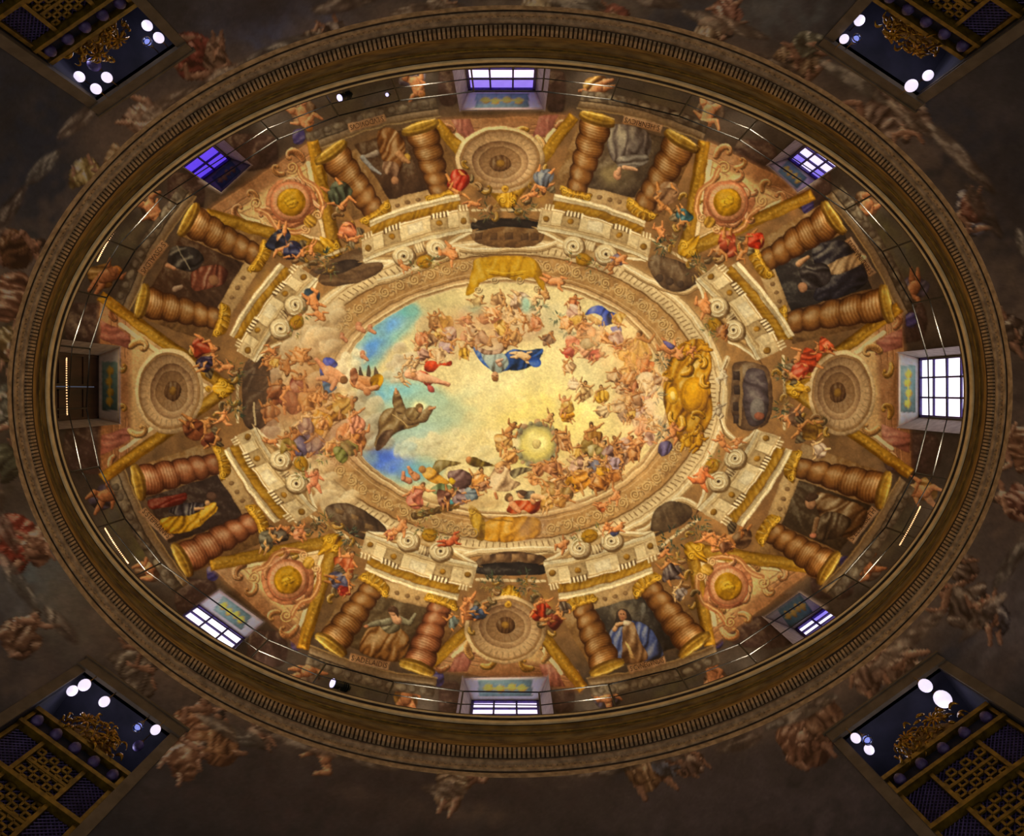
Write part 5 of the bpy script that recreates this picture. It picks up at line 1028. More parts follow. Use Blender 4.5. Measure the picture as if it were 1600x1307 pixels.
def sample(px, py):
    fx = np.clip((px-PX0)*PS-.5, 0, PW-1.001); fy = np.clip((py-PY0)*PS-.5, 0, PH-1.001)
    i = fx.astype(np.int32); j = fy.astype(np.int32); u = (fx-i)[..., None]; v = (fy-j)[..., None]
    return (CAN[j, i]*(1-u)+CAN[j, i+1]*u)*(1-v)+(CAN[j+1, i]*(1-u)+CAN[j+1, i+1]*u)*v
def sample1(A, px, py):
    return A[np.clip(((py-PY0)*PS).astype(np.int32), 0, PH-1), np.clip(((px-PX0)*PS).astype(np.int32), 0, PW-1)]

def grid_mesh(name, P, Q, colors, mat, parent=None):
    """P (n,3) vertices, Q (m,4) faces, colours (n,3) linear"""
    me = bpy.data.meshes.new(name); n, m = len(P), len(Q)
    me.vertices.add(n); me.vertices.foreach_set('co', np.ascontiguousarray(P, np.float32).ravel())
    me.loops.add(m*4); me.loops.foreach_set('vertex_index', np.ascontiguousarray(Q, np.int32).ravel())
    me.polygons.add(m); me.polygons.foreach_set('loop_start', np.arange(m, dtype=np.int32)*4)
    me.polygons.foreach_set('use_smooth', np.ones(m, bool))
    ca = me.color_attributes.new('pigment', 'FLOAT_COLOR', 'POINT')
    ca.data.foreach_set('color', np.ascontiguousarray(np.concatenate([colors, np.ones((n, 1))], 1), np.float32).ravel())
    me.update(); me.validate(); me.materials.append(mat)
    o = bpy.data.objects.new(name, me); COL.objects.link(o)
    if parent: o.parent = parent
    return o

def in_poly(P, X, Y):
    ins = np.zeros(X.shape, bool)
    for i in range(len(P)):
        ax, ay = P[i-1]; bx, by = P[i]
        if ay != by: ins ^= ((ay > Y) != (by > Y)) & (X < (bx-ax)*(Y-ay)/(by-ay)+ax)
    return ins

def pigment_of(T, rho):
    """brushed colour -> reflectance of the plaster"""
    q = (0, .3, .4, .5, .6, .7, .8, .9, 1.0, 1.1)
    e = np.stack([np.interp(rho, q, v) for v in ((1.43, 1.41, 1.35, 1.25, 1.06, .80, .64, .42, .34, .34), (1.19, 1.17, 1.13, 1.05, .89, .66, .53, .36, .29, .29), (.82, .81, .77, .72, .61, .46, .38, .27, .23, .23))], -1)  # lamp falloff divided out: pigment is lightened where less light arrives
    return np.clip(lin(np.clip(T, 0, 1))/e, .004, .90)

def build_vault():
    G = 1.2
    xs = np.arange(CX-LA*1.05, CX+LA*1.05, G); ys = np.arange(CY-LB*1.05, CY+LB*1.05, G)
    X, Y = np.meshgrid(xs, ys); rho = rho_of(X, Y)
    H = sample1(HGT, X, Y)
    for _ in range(2):
        H = (H+np.roll(H, 1, 0)+np.roll(H, -1, 0)+np.roll(H, 1, 1)+np.roll(H, -1, 1))/5
    Z = vault_z(rho); K = 1-H/Z
    P = np.stack([(X-PPX)*Z/FPX*K, (Y-PPY)*Z/FPX*K, Z*K], -1)
    T = sample(X, Y); Cc = pigment_of(T, rho)
    ny, nx = X.shape
    Xc = X[:-1, :-1]+G/2; Yc = Y[:-1, :-1]+G/2; ok = rho_of(Xc, Yc) < 1.045
    for w in WIN: ok &= ~in_poly([w[0], w[1], far(w[1]), far(w[0])], Xc, Yc)
    lab = sample1(LAB, Xc, Yc)
    jj, ii = np.nonzero(ok); lab = lab[ok]; idx = jj*nx+ii
    Q = np.stack([idx, idx+1, idx+nx+1, idx+nx], 1)[:, ::1]
    P = P.reshape(-1, 3); Cc = Cc.reshape(-1, 3)
    cnt = np.bincount(lab, minlength=len(PARTS)); lab[cnt[lab] < 24] = 0
    order = np.argsort(lab, kind='stable'); lab = lab[order]; Q = Q[order]
    cuts = np.nonzero(np.diff(lab))[0]+1; st = np.concatenate([[0], cuts]); en = np.concatenate([cuts, [len(lab)]])
    root = None
    for a, b in zip(st, en):
        k = int(lab[a]); u, inv = np.unique(Q[a:b].ravel(), return_inverse=True)
        n_, l_ = PARTS[k] if k else ('ceiling', None)
        o = grid_mesh(n_, P[u], inv.reshape(-1, 4), Cc[u], M_FRESCO, root)
        if k == 0: root = o; tagit(o, 'frescoed oval dome with painted columns, saints and a glowing heaven', 'ceiling', kind='structure')
        elif l_: o['label'] = l_
    return root

def build_inscriptions(root):
    words = ['S·LVDOVICVS', 'S·HENRICVS', 'S·FERDINANDVS', 'S·ELISABETH', 'S·CVNEGVNDIS', 'S·ADELAIDIS', 'S·STEPHANVS', 'S·OSVALDVS']
    dg = bpy.context.evaluated_depsgraph_get()
    for i, w in enumerate(words):
        cu = bpy.data.curves.new('letters', 'FONT'); cu.body = w; cu.align_x = 'CENTER'; cu.align_y = 'CENTER'; cu.size = 1.0; cu.resolution_u = 2
        ob = bpy.data.objects.new('letters', cu); COL.objects.link(ob); dg.update()
        me = bpy.data.meshes.new_from_object(ob.evaluated_get(dg)); bpy.data.objects.remove(ob); me.name = 'inscription'
        n = len(me.vertices); co = np.zeros(n*3, np.float32); me.vertices.foreach_get('co', co); co = co.reshape(-1, 3)
        c0, c1 = CART[i]; m = mix2(c0, c1, .5); L = math.hypot(c1[0]-c0[0], c1[1]-c0[1])
        tx, ty = (c1[0]-c0[0])/L, (c1[1]-c0[1])/L; up = (-ty, tx)
        if up[0]*(CX-m[0])+up[1]*(CY-m[1]) < 0: up = (ty, -tx)
        rt = (-up[1], up[0]); k = L*.9/max(np.ptp(co[:, 0]), 1e-3); ky = 11.5/max(np.ptp(co[:, 1]), 1e-3)*.72
        px = m[0]+rt[0]*co[:, 0]*k+up[0]*co[:, 1]*ky; py = m[1]+rt[1]*co[:, 0]*k+up[1]*co[:, 1]*ky
        hz = vault_z(rho_of(px, py)); kk = 1-.085/hz
        P = np.stack([(px-PPX)*hz/FPX*kk, (py-PPY)*hz/FPX*kk, hz*kk], -1)
        me.vertices.foreach_set('co', P.astype(np.float32).ravel()); me.update(); me.materials.clear(); me.materials.append(M_INK)
        o = bpy.data.objects.new('inscription', me); COL.objects.link(o); o.parent = root

def build_windows():
    for i, w in enumerate(WIN):
        T1, T2, K1, K2, colr, stg, nc, nr, lab = w
        zt = float(vault_z(rho_of(*mix2(T1, T2, .5)))) - .02
        t1, t2 = (on_vault(*p) for p in (T1, T2)); zt = min(t1[2], t2[2])
        t1, t2 = ray(T1[0], T1[1], zt), ray(T2[0], T2[1], zt); k1, k2 = ray(K1[0], K1[1], zt), ray(K2[0], K2[1], zt)
        zb = ZL+.02
        root = empty('window_%d' % (i+1), tuple((k1+k2)/2*np.array((1, 1, 0))+np.array((0, 0, zb))))
        tagit(root, lab, 'window', kind='structure'); org = np.array(root.location)
        # soffit, painted; pigment brightened or dimmed per window to stand for daylight
        n, m = 40, 16; PXY = []
        for a in range(m+1):
            for b in range(n+1): PXY.append(mix2(mix2(T1, T2, b/n), mix2(K1, K2, b/n), a/m))
        PXY = np.array(PXY); Pp = np.array([ray(x, y, zt) for x, y in PXY])-org
        Q = np.array([(a*(n+1)+b, a*(n+1)+b+1, (a+1)*(n+1)+b+1, (a+1)*(n+1)+b) for a in range(m) for b in range(n)])
        T = sample(PXY[:, 0], PXY[:, 1]); grid_mesh('soffit', Pp, Q, np.clip(lin(T)*(2.8, 1.8, 2.6, .9, 2.8, 2.6, 1.4, .5)[i], 0, .85), M_FRESCO, root)
        down = lambda p, z=zb: np.array((p[0], p[1], z))
        for a, b in ((t1, k1), (t2, k2)):
            d = (a-b); d[2] = 0; a2 = a+d*.12
            mesh_obj('side_reveal', [v-org for v in (a2, b, down(b), down(a2))], [(0, 1, 2, 3)], M_REVEAL, root)
        mesh_obj('sill', [v-org for v in (down(t1), down(t2), down(k2), down(k1))], [(0, 1, 2, 3)], M_REVEAL, root)
        e = k2-k1; e[2] = 0; W = np.linalg.norm(e); e /= W; nrm = np.array((-e[1], e[0], 0.)); nrm *= np.sign(np.dot(nrm, k1*np.array((1, 1, 0)))) or 1
        Hh = zt-zb; c = (k1+k2)/2; up = np.array((0, 0, 1.))
        # outer frame
        fb = MB(); t = .05
        for s in (-1, 1): fb.box(c+s*e*(W/2-t/2)-up*Hh/2-org, e*t/2, nrm*.035, up*Hh/2)
        for v in (zt-t/2, zb+t/2): fb.box(np.array((c[0], c[1], v))-org, e*W/2, nrm*.035, up*t/2)
        fb.build('frame', M_FRAME if colr else M_SHUT, root)
        vis = zb+.45*Hh if colr else zb
        if colr:
            for k in range(1, nc):
                MB().box(k1+e*W*k/nc-up*Hh/2-org, e*.018, nrm*.025, up*Hh/2).build('glazing_bar', M_FRAME, root)
            zv = zt*float(rho_of(*mix2(K1, K2, .5))); pit = (zt-t-zv)/nr; zs = [zt-t-pit*k for k in range(1, nr+3) if zt-t-pit*k > zb+.3]+[zb+.28]
            for z in zs: MB().box(np.array((c[0], c[1], z))-org, e*W/2, nrm*.025, up*.018).build('glazing_bar', M_FRAME, root)
            edges = [zt-t]+zs[:-1]+[zb+t]
            mats = [glow('pane_glow_%d' % (i+1), colr, stg, 2.0, .08), glow('pane_glow_dim_%d' % (i+1), tuple(int(v*f) for v, f in zip(colr, (.62, .56, .92))), stg*.8, 2.5, .25)]
            for k in range(nc):
                for r_ in range(len(edges)-1):
                    z1, z0 = edges[r_], edges[r_+1]; x0, x1 = W*k/nc, W*(k+1)/nc
                    cc = k1+e*(x0+x1)/2; cc = np.array((cc[0], cc[1], (z0+z1)/2))
                    mt = mats[1] if (r_ == 0 and i in (0, 1, 3) and (k != 1 or i == 0)) else mats[0]
                    MB().box(cc+nrm*.012-org, e*(x1-x0)/2, nrm*.004, up*(z1-z0)/2).build('pane', mt, root)
        else:
            for k in range(nc):
                cc = k1+e*W*(k+.5)/nc-up*Hh/2-org
                lf = MB().box(cc, e*(W/nc/2-.01), nrm*.02, up*(Hh/2-.02)).build('shutter_leaf', M_SHUT, root)
                for z in (.2, .5, .8): MB().box(cc+up*Hh*(z-.5)-nrm*.03, e*(W/nc/2-.05), nrm*.012, up*.035).build('rail', M_SHUT, lf)
                MB().box(cc+e*(W/nc*.4)*(1 if k == 0 else -1)-nrm*.04, e*.012, nrm*.02, up*.06).build('bolt', M_IRON, lf)

# ---------------------------------------------------------------- cornice and wall
def ring_lathe(name, prof, mat, parent=None, n=360, smooth=True):
    V = []; F = []
    for (a, b, z) in prof:
        for q in np.arange(n)*2*math.pi/n:
            cx = 797+(0 if z > 11.9 else 0); V.append(ray(796.5+a*math.cos(q), 612+b*math.sin(q), z))
    for i in range(len(prof)-1):
        for k in range(n): F.append((i*n+k, i*n+(k+1) % n, (i+1)*n+(k+1) % n, (i+1)*n+k))
    return mesh_obj(name, V, F, mat, parent, smooth)
def bulge(a0, b0, z0, a1, b1, z1, h, n=6):
    """round moulding between two edges, swelling downwards by h"""
    return [(a0+(a1-a0)*t, b0+(b1-b0)*t, z0+(z1-z0)*t-h*math.sin(math.pi*t)) for t in np.linspace(0, 1, n+1)]
WA, WB, WZ = 786., 604., 10.8
def build_cornice():
    root = ring_lathe('trim_1', bulge(727, 523, 11.74, 737, 540, 11.62, -.05)+bulge(737, 540, 11.62, 745, 556, 11.46, -.04)[1:], M_CYMA)
    tagit(root, 'great oval gilt brown cornice with a dentil course that rings the dome', 'cornice', kind='structure')
    ring_lathe('ledge', [(709*1.08, 506*1.085, 12.0), (709, 506, 12.0)], M_LEDGE, root, smooth=False)
    ring_lathe('lip_moulding', [(709, 506, 12.0), (711, 507.5, 11.96)], M_DARK, root, smooth=False)
    ring_lathe('lip_bead', bulge(711, 507.5, 11.96, 714.5, 510.5, 11.91, .012), M_BEAD, root)
    ring_lathe('lip_groove', [(714.5, 510.5, 11.91), (716, 512, 11.93), (718.5, 514.5, 11.87)], M_DARK, root)
    ring_lathe('round_bead', bulge(718.5, 514.5, 11.87, 726, 521.5, 11.76, .03), M_BEAD, root)
    ring_lathe('groove', [(726, 521.5, 11.76), (726.6, 522.2, 11.78), (727, 523, 11.74)], M_DARK, root)
    ring_lathe('corona_fillet', bulge(733, 532.5, 11.66, 736, 537, 11.615, .012), M_GILT2, root)
    ring_lathe('dentil_bed', [(745, 556, 11.46), (747.5, 560, 11.44), (757, 573, 11.24), (758.5, 575, 11.235)], M_DARK, root, smooth=False)
    n = 640; db = MB()
    for k in range(n):
        q = 2*math.pi*k/n
        # equal steps along the oval
        c, s = math.cos(q), math.sin(q)
        p0, p1 = ray(796.5+748.5*c, 612+561.5*s, 11.40), ray(796.5+756.5*c, 612+572*s, 11.23)
        t = np.array((-747*s, 567*c, 0.)); L = np.linalg.norm(t); t /= L; wd = L*2*math.pi/n*.29*11.3/FPX
        ax = (p1-p0)/2; nn = np.cross(t, ax); nn /= np.linalg.norm(nn)
        if nn[2] > 0: nn = -nn
        db.box((p0+p1)/2+nn*.02, t*wd, ax, nn*.035)
    tagit(db.build('dentil', M_STONE, root), kind='stuff')
    ring_lathe('bed_moulding', bulge(758.5, 575, 11.235, 765, 582, 11.13, .02), M_STONE, root)
    ring_lathe('carved_band', bulge(765, 582, 11.13, 771, 588.5, 11.04, -.02)+bulge(771, 588.5, 11.04, 776, 594, 10.96, .02)[1:], M_STONE, root)
    ring_lathe('architrave_groove', [(776, 594, 10.96), (777, 595, 10.975), (778.5, 597, 10.93)], M_DARK, root)
    ring_lathe('architrave_moulding', bulge(778.5, 597, 10.93, 786, 604, 10.8, .012), M_STONE, root)
    # egg-like carving along the carved band
    eb = MB()
    for k in range(520):
        q = 2*math.pi*k/520; p = ray(796.5+768*math.cos(q), 612+585.5*math.sin(q), 11.07); eb.sphere(p, .018, 5, 4)
    tagit(eb.build('carved_egg', M_STONE, root), kind='stuff')

TRIB = [((150, 156), (275, 72)), ((1300, 68), (1422, 158)), ((268, 1145), (139, 1046)), ((1464, 1042), (1311, 1149))]
def wall_xy(th): return np.array((WA*math.cos(th)*WZ/FPX+.5*WZ/FPX, WB*math.sin(th)*WZ/FPX))
def wall_th(px, py): return math.atan2((py-612)/WB, (px-796.5)/WA)
TZ1 = 9.69
def build_wall():
    rg = [(wall_th(*a), wall_th(*b)) for a, b in TRIB]
    names = ['wall_left', 'wall_back', 'wall_right', 'wall_front']
    mids = [sum(r)/2 for r in rg]           # tl, tr, bl, br
    tl, tr, bl, br = mids
    spans = [(bl, tl+2*math.pi), (tl, tr), (tr, br), (br, bl)]
    lb = ['dim frescoed wall on the left under the cornice', 'dim frescoed wall along the top of the picture under the cornice', 'dark frescoed wall on the right under the cornice', 'dim brown frescoed wall along the bottom under the cornice']
    zz = np.concatenate([WZ/np.linspace(1.0, 1.62, 132), np.linspace(6.4, -1.6, 8)])
    for nm, (a, b), l in zip(names, spans, lb):
        n = int(abs(b-a)/(2*math.pi)*1500); th = np.linspace(a, b, n+1)
        TH, ZZ = np.meshgrid(th, zz)
        Xw = (WA*np.cos(TH)+.5)*WZ/FPX; Yw = WB*np.sin(TH)*WZ/FPX
        px = Xw*FPX/np.maximum(ZZ, 5.5)+PPX; py = Yw*FPX/np.maximum(ZZ, 5.5)+PPY
        T = sample(px, py)
        # beyond the painted scenes the plaster is plain, cloudy brown
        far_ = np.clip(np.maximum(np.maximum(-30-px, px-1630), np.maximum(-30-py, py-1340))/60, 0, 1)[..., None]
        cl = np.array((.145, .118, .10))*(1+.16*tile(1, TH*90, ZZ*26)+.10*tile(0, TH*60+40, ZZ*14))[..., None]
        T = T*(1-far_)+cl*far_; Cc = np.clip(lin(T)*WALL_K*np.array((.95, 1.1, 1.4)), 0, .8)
        Hh = sample1(HGT, px, py)*.8
        P = np.stack([Xw*(1-Hh/8), Yw*(1-Hh/8), ZZ], -1)
        ny, nx = TH.shape; ok = np.ones((ny-1, nx-1), bool); tc = (th[:-1]+th[1:])/2; zc = (zz[:-1]+zz[1:])/2
        for (r0, r1) in rg:
            lo, hi = min(r0, r1), max(r0, r1)
            for sft in (0, 2*math.pi, -2*math.pi):
                ok &= ~(((tc > lo+sft) & (tc < hi+sft))[None, :] & ((zc < TZ1+.12) & (zc > 6.0))[:, None])
        jj, ii = np.nonzero(ok); idx = jj*nx+ii
        lab = sample1(LAB, (px[:-1, :-1]+px[1:, 1:])/2, (py[:-1, :-1]+py[1:, 1:])/2)[ok]
        lab[np.array([PARTS[k][0] != 'painted_wall_figure' if k else True for k in range(len(PARTS))])[lab]] = 0
        zlow = ZZ[:-1, :-1][ok] < 6.6; lab[zlow] = 0
        Q = np.stack([idx, idx+1, idx+nx+1, idx+nx], 1)
        P = P.reshape(-1, 3); Cc = Cc.reshape(-1, 3); root = None
        for k in np.unique(lab):
            f = Q[lab == k]
            if k and len(f) < 30: continue
            if k == 0: f = Q[(lab == 0) | np.isin(lab, [q for q in np.unique(lab) if q and (lab == q).sum() < 30])]
            u, inv = np.unique(f.ravel(), return_inverse=True)
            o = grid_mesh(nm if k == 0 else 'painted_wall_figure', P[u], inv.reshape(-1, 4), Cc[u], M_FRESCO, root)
            if k == 0: root = o; tagit(o, l, 'wall', kind='structure')
    n = 64; V = [tuple(wall_xy(q)*1.0)+(-1.6,) for q in np.arange(n)*2*math.pi/n]
    tagit(mesh_obj('floor', V, [tuple(range(n))], M_FLOOR), 'stone floor of the oval church under the dome', 'floor', kind='structure')

def tribune_frame(i):
    a, b = TRIB[i]; p, q = wall_xy(wall_th(*a)), wall_xy(wall_th(*b))
    c = (p+q)/2; e = (q-p); W = np.linalg.norm(e); e /= W; n = np.array((-e[1], e[0]))
    if np.dot(n, c) < 0: n = -n
    return np.array((c[0], c[1], 0.)), np.array((e[0], e[1], 0.)), np.array((n[0], n[1], 0.)), W

def scroll_leaf(mb, o, e1, e2, n, L, w, curl, seed):
    """an acanthus-like curled leaf: arc in the e1/e2 plane, lifted along n"""
    pts = []; r = np.random.default_rng(seed); P = []; rr = []
    k = 7
    for t in np.linspace(0, 1, k):
        q = curl*t; x = L*(math.sin(q)/max(abs(curl), .2)*1.0 if curl else t)*1.0; y = L*((1-math.cos(q))/max(abs(curl), .2))*np.sign(curl)
        P.append(np.array(o)+e1*x+e2*y+n*(-.035*math.sin(math.pi*t)-.01)); rr.append(max(.006, w*(math.sin(math.pi*(t*.8+.18)))))
    mb.tube(P, rr, 6)

def build_tribunes():
    where = ['upper left', 'upper right', 'lower left', 'lower right']; up = np.array((0, 0, 1.))
    for i in range(4):
        c, e, n, W = tribune_frame(i)
        # the niche behind the wall
        D = 1.9; z0, z1 = 5.9, TZ1; w2 = W/2
        cs = [c-e*w2, c+e*w2, c+e*w2+n*D, c-e*w2+n*D]
        V = [np.array((p[0], p[1], z)) for z in (z0, z1) for p in cs]
        o = mesh_obj('niche', V, [(4, 5, 6, 7), (1, 2, 6, 5), (2, 3, 7, 6), (3, 0, 4, 7)], M_NICHE)
        tagit(o, 'dark blue tribune recess in the %s corner of the picture' % where[i], 'niche', kind='structure')
        # jamb moulding round the opening
        fr = MB()
        fr.box(c+up*(z1+.10)-n*.005, e*(w2+.14), n*.05, up*.10)
        for s in (-1, 1): fr.box(c+e*s*(w2+.07)+n*.02+up*(z1-1.6), e*.07, n*.05, up*1.6)
        fr.box(c+up*(z1+.215)-n*.02, e*(w2+.17), n*.05, up*.018)
        tagit(fr.build('trim_%d' % (i+2), M_TRIMB), 'plain brown surround of the %s tribune opening' % where[i], 'moulding', kind='structure')
        # screen
        z_top = 8.75; off = n*.14
        rt = empty('gallery_screen', tuple(c+off+up*6.2))
        tagit(rt, 'black and gold latticed gallery screen with carved crest in the %s corner' % where[i], 'screen', 'latticed gallery screens in the corners')
        org = np.array(rt.location); hw = w2-.015
        loc = lambda u, z, d=0.: c+off+e*u+up*z+n*d-org
        for z, h_, m in ((z_top, .035, M_GILT2), (z_top-.30, .03, M_GILT2), (z_top-.98, .03, M_GILT2), (z_top-1.7, .03, M_GILT2)):
            MB().box(loc(0, z, -.03), e*hw, n*.05, up*h_).build('beam', m, rt)
        for u in (-hw+.03, -hw*.42, hw*.42, hw-.03): MB().box(loc(u, z_top-1.2, -.01), e*.025, n*.04, up*1.2).build('post', M_GILT2, rt)
        MB().box(loc(0, z_top-.15, .02), e*hw, n*.02, up*.13).build('frieze_board', M_NICHE, rt)
        for k in range(5):
            u = (-.8+.4*k)*hw; MB().sphere(loc(u, z_top-.15, -.05), .075, 10, 7, (1, 1, 1)).build('boss', M_LATT, rt, True)
        # lattice panels of crossing slats
        for (u0, u1) in ((-hw+.05, -hw*.42-.03), (hw*.42+.03, hw-.05), (-hw*.42+.03, hw*.42-.03)):
            for zz0, zz1 in ((z_top-.94, z_top-.34), (z_top-1.66, z_top-1.02)):
                mid = u0 > -hw*.5 and u1 < hw*.5; lb = MB(); dx = u1-u0; dz = zz1-zz0; st = .06
                for k in range(-int(dz/st)-1, int(dx/st)+2):
                    for sg in (1, -1):
                        # diagonal bar u = u0 + k*st + t ; clipped to the panel
                        a0 = max(0, -k*st); a1 = min(dz, dx-k*st)
                        if a1-a0 < .02: continue
                        za, zb_ = (zz0+a0, zz0+a1) if sg > 0 else (zz1-a0, zz1-a1)
                        lb.tube([loc(u0+k*st+a0, za, .02+.006*sg), loc(u0+k*st+a1, zb_, .02+.006*sg)], .008, 4, False)
                lb.build('lattice_panel', M_LATT, rt)
                if mid:      # gilded fret of stepped squares in front of the middle lattice
                    fb = MB(); s_ = dx/6
                    for a in range(6):
                        for b in range(max(1, int(dz/s_))):
                            if (a+b) % 2: continue
                            u, z = u0+s_*(a+.5), zz0+s_*(b+.5)
                            for q in range(4):
                                t = q*math.pi/2; du, dz2 = math.cos(t)*s_*.42, math.sin(t)*s_*.42
                                fb.box(loc(u+du, z+dz2, -.01), (e*.014 if q % 2 == 0 else e*s_*.42), n*.012, (up*s_*.42 if q % 2 == 0 else up*.014))
                    fb.box(loc((u0+u1)/2, (zz0+zz1)/2, -.012), e*dx/2, n*.014, up*.02)
                    fb.build('gilded_fret', M_GILT2, rt)
        MB().box(loc(0, z_top-1.0, .07), e*hw, n*.01, up*1.02).build('backing', M_NICHE, rt)
        # carved and gilded crest
        cr = MB(); r = np.random.default_rng(20+i)
        for k in range(64):
            u = r.uniform(-.58, .58)*hw; top = .58*(1-(abs(u)/hw/.75)**2)+.05; z = z_top+.03+r.uniform(0, 1)*top*.8
            q = math.atan2(z-z_top+.1, u)+r.uniform(-.9, .9)
            e1 = e*math.cos(q)+up*math.sin(q); e2 = -e*math.sin(q)+up*math.cos(q)
            scroll_leaf(cr, loc(u, z, r.uniform(-.08, .02)), e1, e2, n, r.uniform(.09, .17), r.uniform(.014, .024), r.choice([-2.6, -1.8, 1.8, 2.6]), k)
        for s in (-1, 1):
            u0 = s*hw*.28; 
            for k in range(9):
                q = math.pi/2+s*(-1.2+k*.3); e1 = e*math.cos(q)+up*math.sin(q); e2 = -e*math.sin(q)+up*math.cos(q)
                scroll_leaf(cr, loc(u0*.9, z_top+.30, -.05), e1, e2, n, .17, .017, .7*(-1)**k, k)
        cr.build('carved_crest', M_GILT, rt, True)
        cb = MB()
        cb.add([loc(u, z, .03) for u, z in [(-hw*.8, z_top), (hw*.8, z_top), (hw*.55, z_top+.12), (hw*.3, z_top+.34), (0, z_top+.42), (-hw*.3, z_top+.34), (-hw*.55, z_top+.12)]]+[loc(u, z, .06) for u, z in [(-hw*.8, z_top), (hw*.8, z_top), (hw*.55, z_top+.12), (hw*.3, z_top+.34), (0, z_top+.42), (-hw*.3, z_top+.34), (-hw*.55, z_top+.12)]],
               [tuple(range(7)), tuple(range(13, 6, -1))]+[(k, (k+1) % 7, 7+(k+1) % 7, 7+k) for k in range(7)])
        cb.build('crest_board', M_CYMA, rt)
        # cool light of the tribune's own globes
        for s in (-1, 1):
            ld = bpy.data.lights.new('globe_light', 'POINT'); ld.energy = TRIBUNE_W*.5; ld.color = (.82, .80, 1.0); ld.shadow_soft_size = .08
            lo = bpy.data.objects.new('globe_light', ld); COL.objects.link(lo); lo.location = c+e*s*w2*.55+n*.28+up*(TZ1-.42)

GLOBES = [  # lamp centre, radius, lit?
 (230, 40, 8, 1, 'upper of two lit white globe lamps at the right end of the upper left tribune'), (248, 59, 8, 1, 'lower of two lit white globe lamps at the right end, upper left tribune'), (231, 66, 8, 0, 'clear bluish glass globe beside two lit lamps in the upper left tribune'),
 (124, 120, 8, 1, 'leftmost lit white globe lamp of the upper left tribune'), (167, 121, 8, 1, 'lit white globe lamp right of the cluster of three in the upper left tribune'), (150, 139, 8, 1, 'lowest lit white globe lamp of the upper left tribune'), (147, 101, 10, 2, 'dark unlit globe lamp under the carved crest of the upper left tribune'),
 (1343, 32, 8, 1, 'topmost lit globe lamp of the upper right tribune'), (1319, 61, 7, 1, 'lit globe lamp at the left end of the upper right tribune'), (1337, 61, 8, 0, 'clear glass globe beside a lit lamp in the upper right tribune'), (1424, 134, 9.5, 1, 'large lit globe lamp at the lowest corner of the upper right tribune'), (1450, 118, 8, 1, 'lit globe lamp at the right end of the upper right tribune'),
 (113, 1080, 8, 1, 'leftmost lit globe lamp of the lower left tribune'), (132, 1071, 9, 1, 'topmost lit globe lamp of the lower left tribune'), (163, 1097, 8, 1, 'lit globe lamp in the middle of the lower left tribune'), (216, 1136, 8.5, 0, 'clear bluish glass globe in the lower left tribune'), (243, 1141, 7.5, 1, 'lit globe lamp at the right end of the lower left tribune'), (216, 1166, 8, 2, 'dark unlit globe below the clear one in the lower left tribune'),
 (1446, 1072, 10, 1, 'lit globe lamp nearest the cornice in the lower right tribune'), (1473, 1093, 13, 1, 'largest lit globe lamp, in the lower right tribune'), (1337, 1154, 7.5, 1, 'lit globe lamp at the left end of the lower right tribune'), (1354, 1156, 8.5, 0, 'clear green rimmed glass globe in the lower right tribune'), (1358, 1172, 7.5, 1, 'lowest lit globe lamp of the lower right tribune')]
def build_globes():
    for x, y, r, lit, lab in GLOBES:
        z = 9.42 if lit != 2 else 9.36; p = ray(x, y, z); rad = r*z/FPX
        t = empty('globe_lamp', tuple(p)); tagit(t, lab, 'lamp', 'globe lamps of the tribunes')
        MB().sphere((0, 0, 0), rad, 18, 12).build('globe', (M_GBALL, M_BULB, M_LATT)[lit], t, True)
        MB().tube([(0, 0, rad*.85), (0, 0, rad*1.25), (0, 0, rad*1.5)], [rad*.5, rad*.5, rad*.2], 10).build('socket', M_BRASS, t)
        MB().tube([(0, 0, rad*1.4), (0, 0, TZ1-z)], .008, 6).build('stem', M_BRASS, t)
        if lit == 0:
            rg = MB(); P = [(rad*.8*math.cos(q), rad*.8*math.sin(q), -rad*.55) for q in np.arange(17)*2*math.pi/16]; rg.tube(P, .008, 5, False); rg.build('rim', M_BRASS, t)
            MB().sphere((0, 0, 0), rad*.42, 10, 8).build('bulb', M_LENS, t, True)

POSTS = [(434, 218), (530, 183), (621, 147), (741, 149), (846, 154), (954, 159), (1057, 188), (1154, 220), (1319, 329), (1377, 394), (1423, 475), (1452, 560), (1451, 653), (1427, 739), (1383, 824), (1321, 899), (1157, 1009), (1055, 1043), (950, 1069), (842, 1081), (724, 1078), (616, 1064), (511, 1035), (419, 1000), (254, 879), (198, 810), (159, 729), (136, 638), (140, 545), (165, 465), (210, 391), (275, 319)]
def build_railing():
    z1 = 13.12; rt = empty('ledge_railing', (0, 0, 12.0)); tagit(rt, 'thin black iron railing that runs round the ledge above the cornice', 'railing')
    O = np.array((0, 0, 12.)); k = .931
    pts = []
    for x, y in sorted(POSTS, key=lambda p: math.atan2((p[1]-CY)/LB, (p[0]-CX)/LA)):
        th = math.atan2((y-CY)/LB, (x-CX)/LA); q = E(k, th); pts.append(ray(q[0], q[1], z1)-O)
    for p in pts:
        MB().tube([(p[0], p[1], .0), p], .017, 6).build('post', M_IRON, rt)
    n = len(pts)
    for i in range(n):
        a, b = pts[i], pts[(i+1) % n]
        MB().tube([a, b], .014, 6).build('top_rail', M_IRON, rt)
        MB().tube([(a[0], a[1], .58), (b[0], b[1], .58)], .010, 5).build('middle_rail', M_IRON, rt)

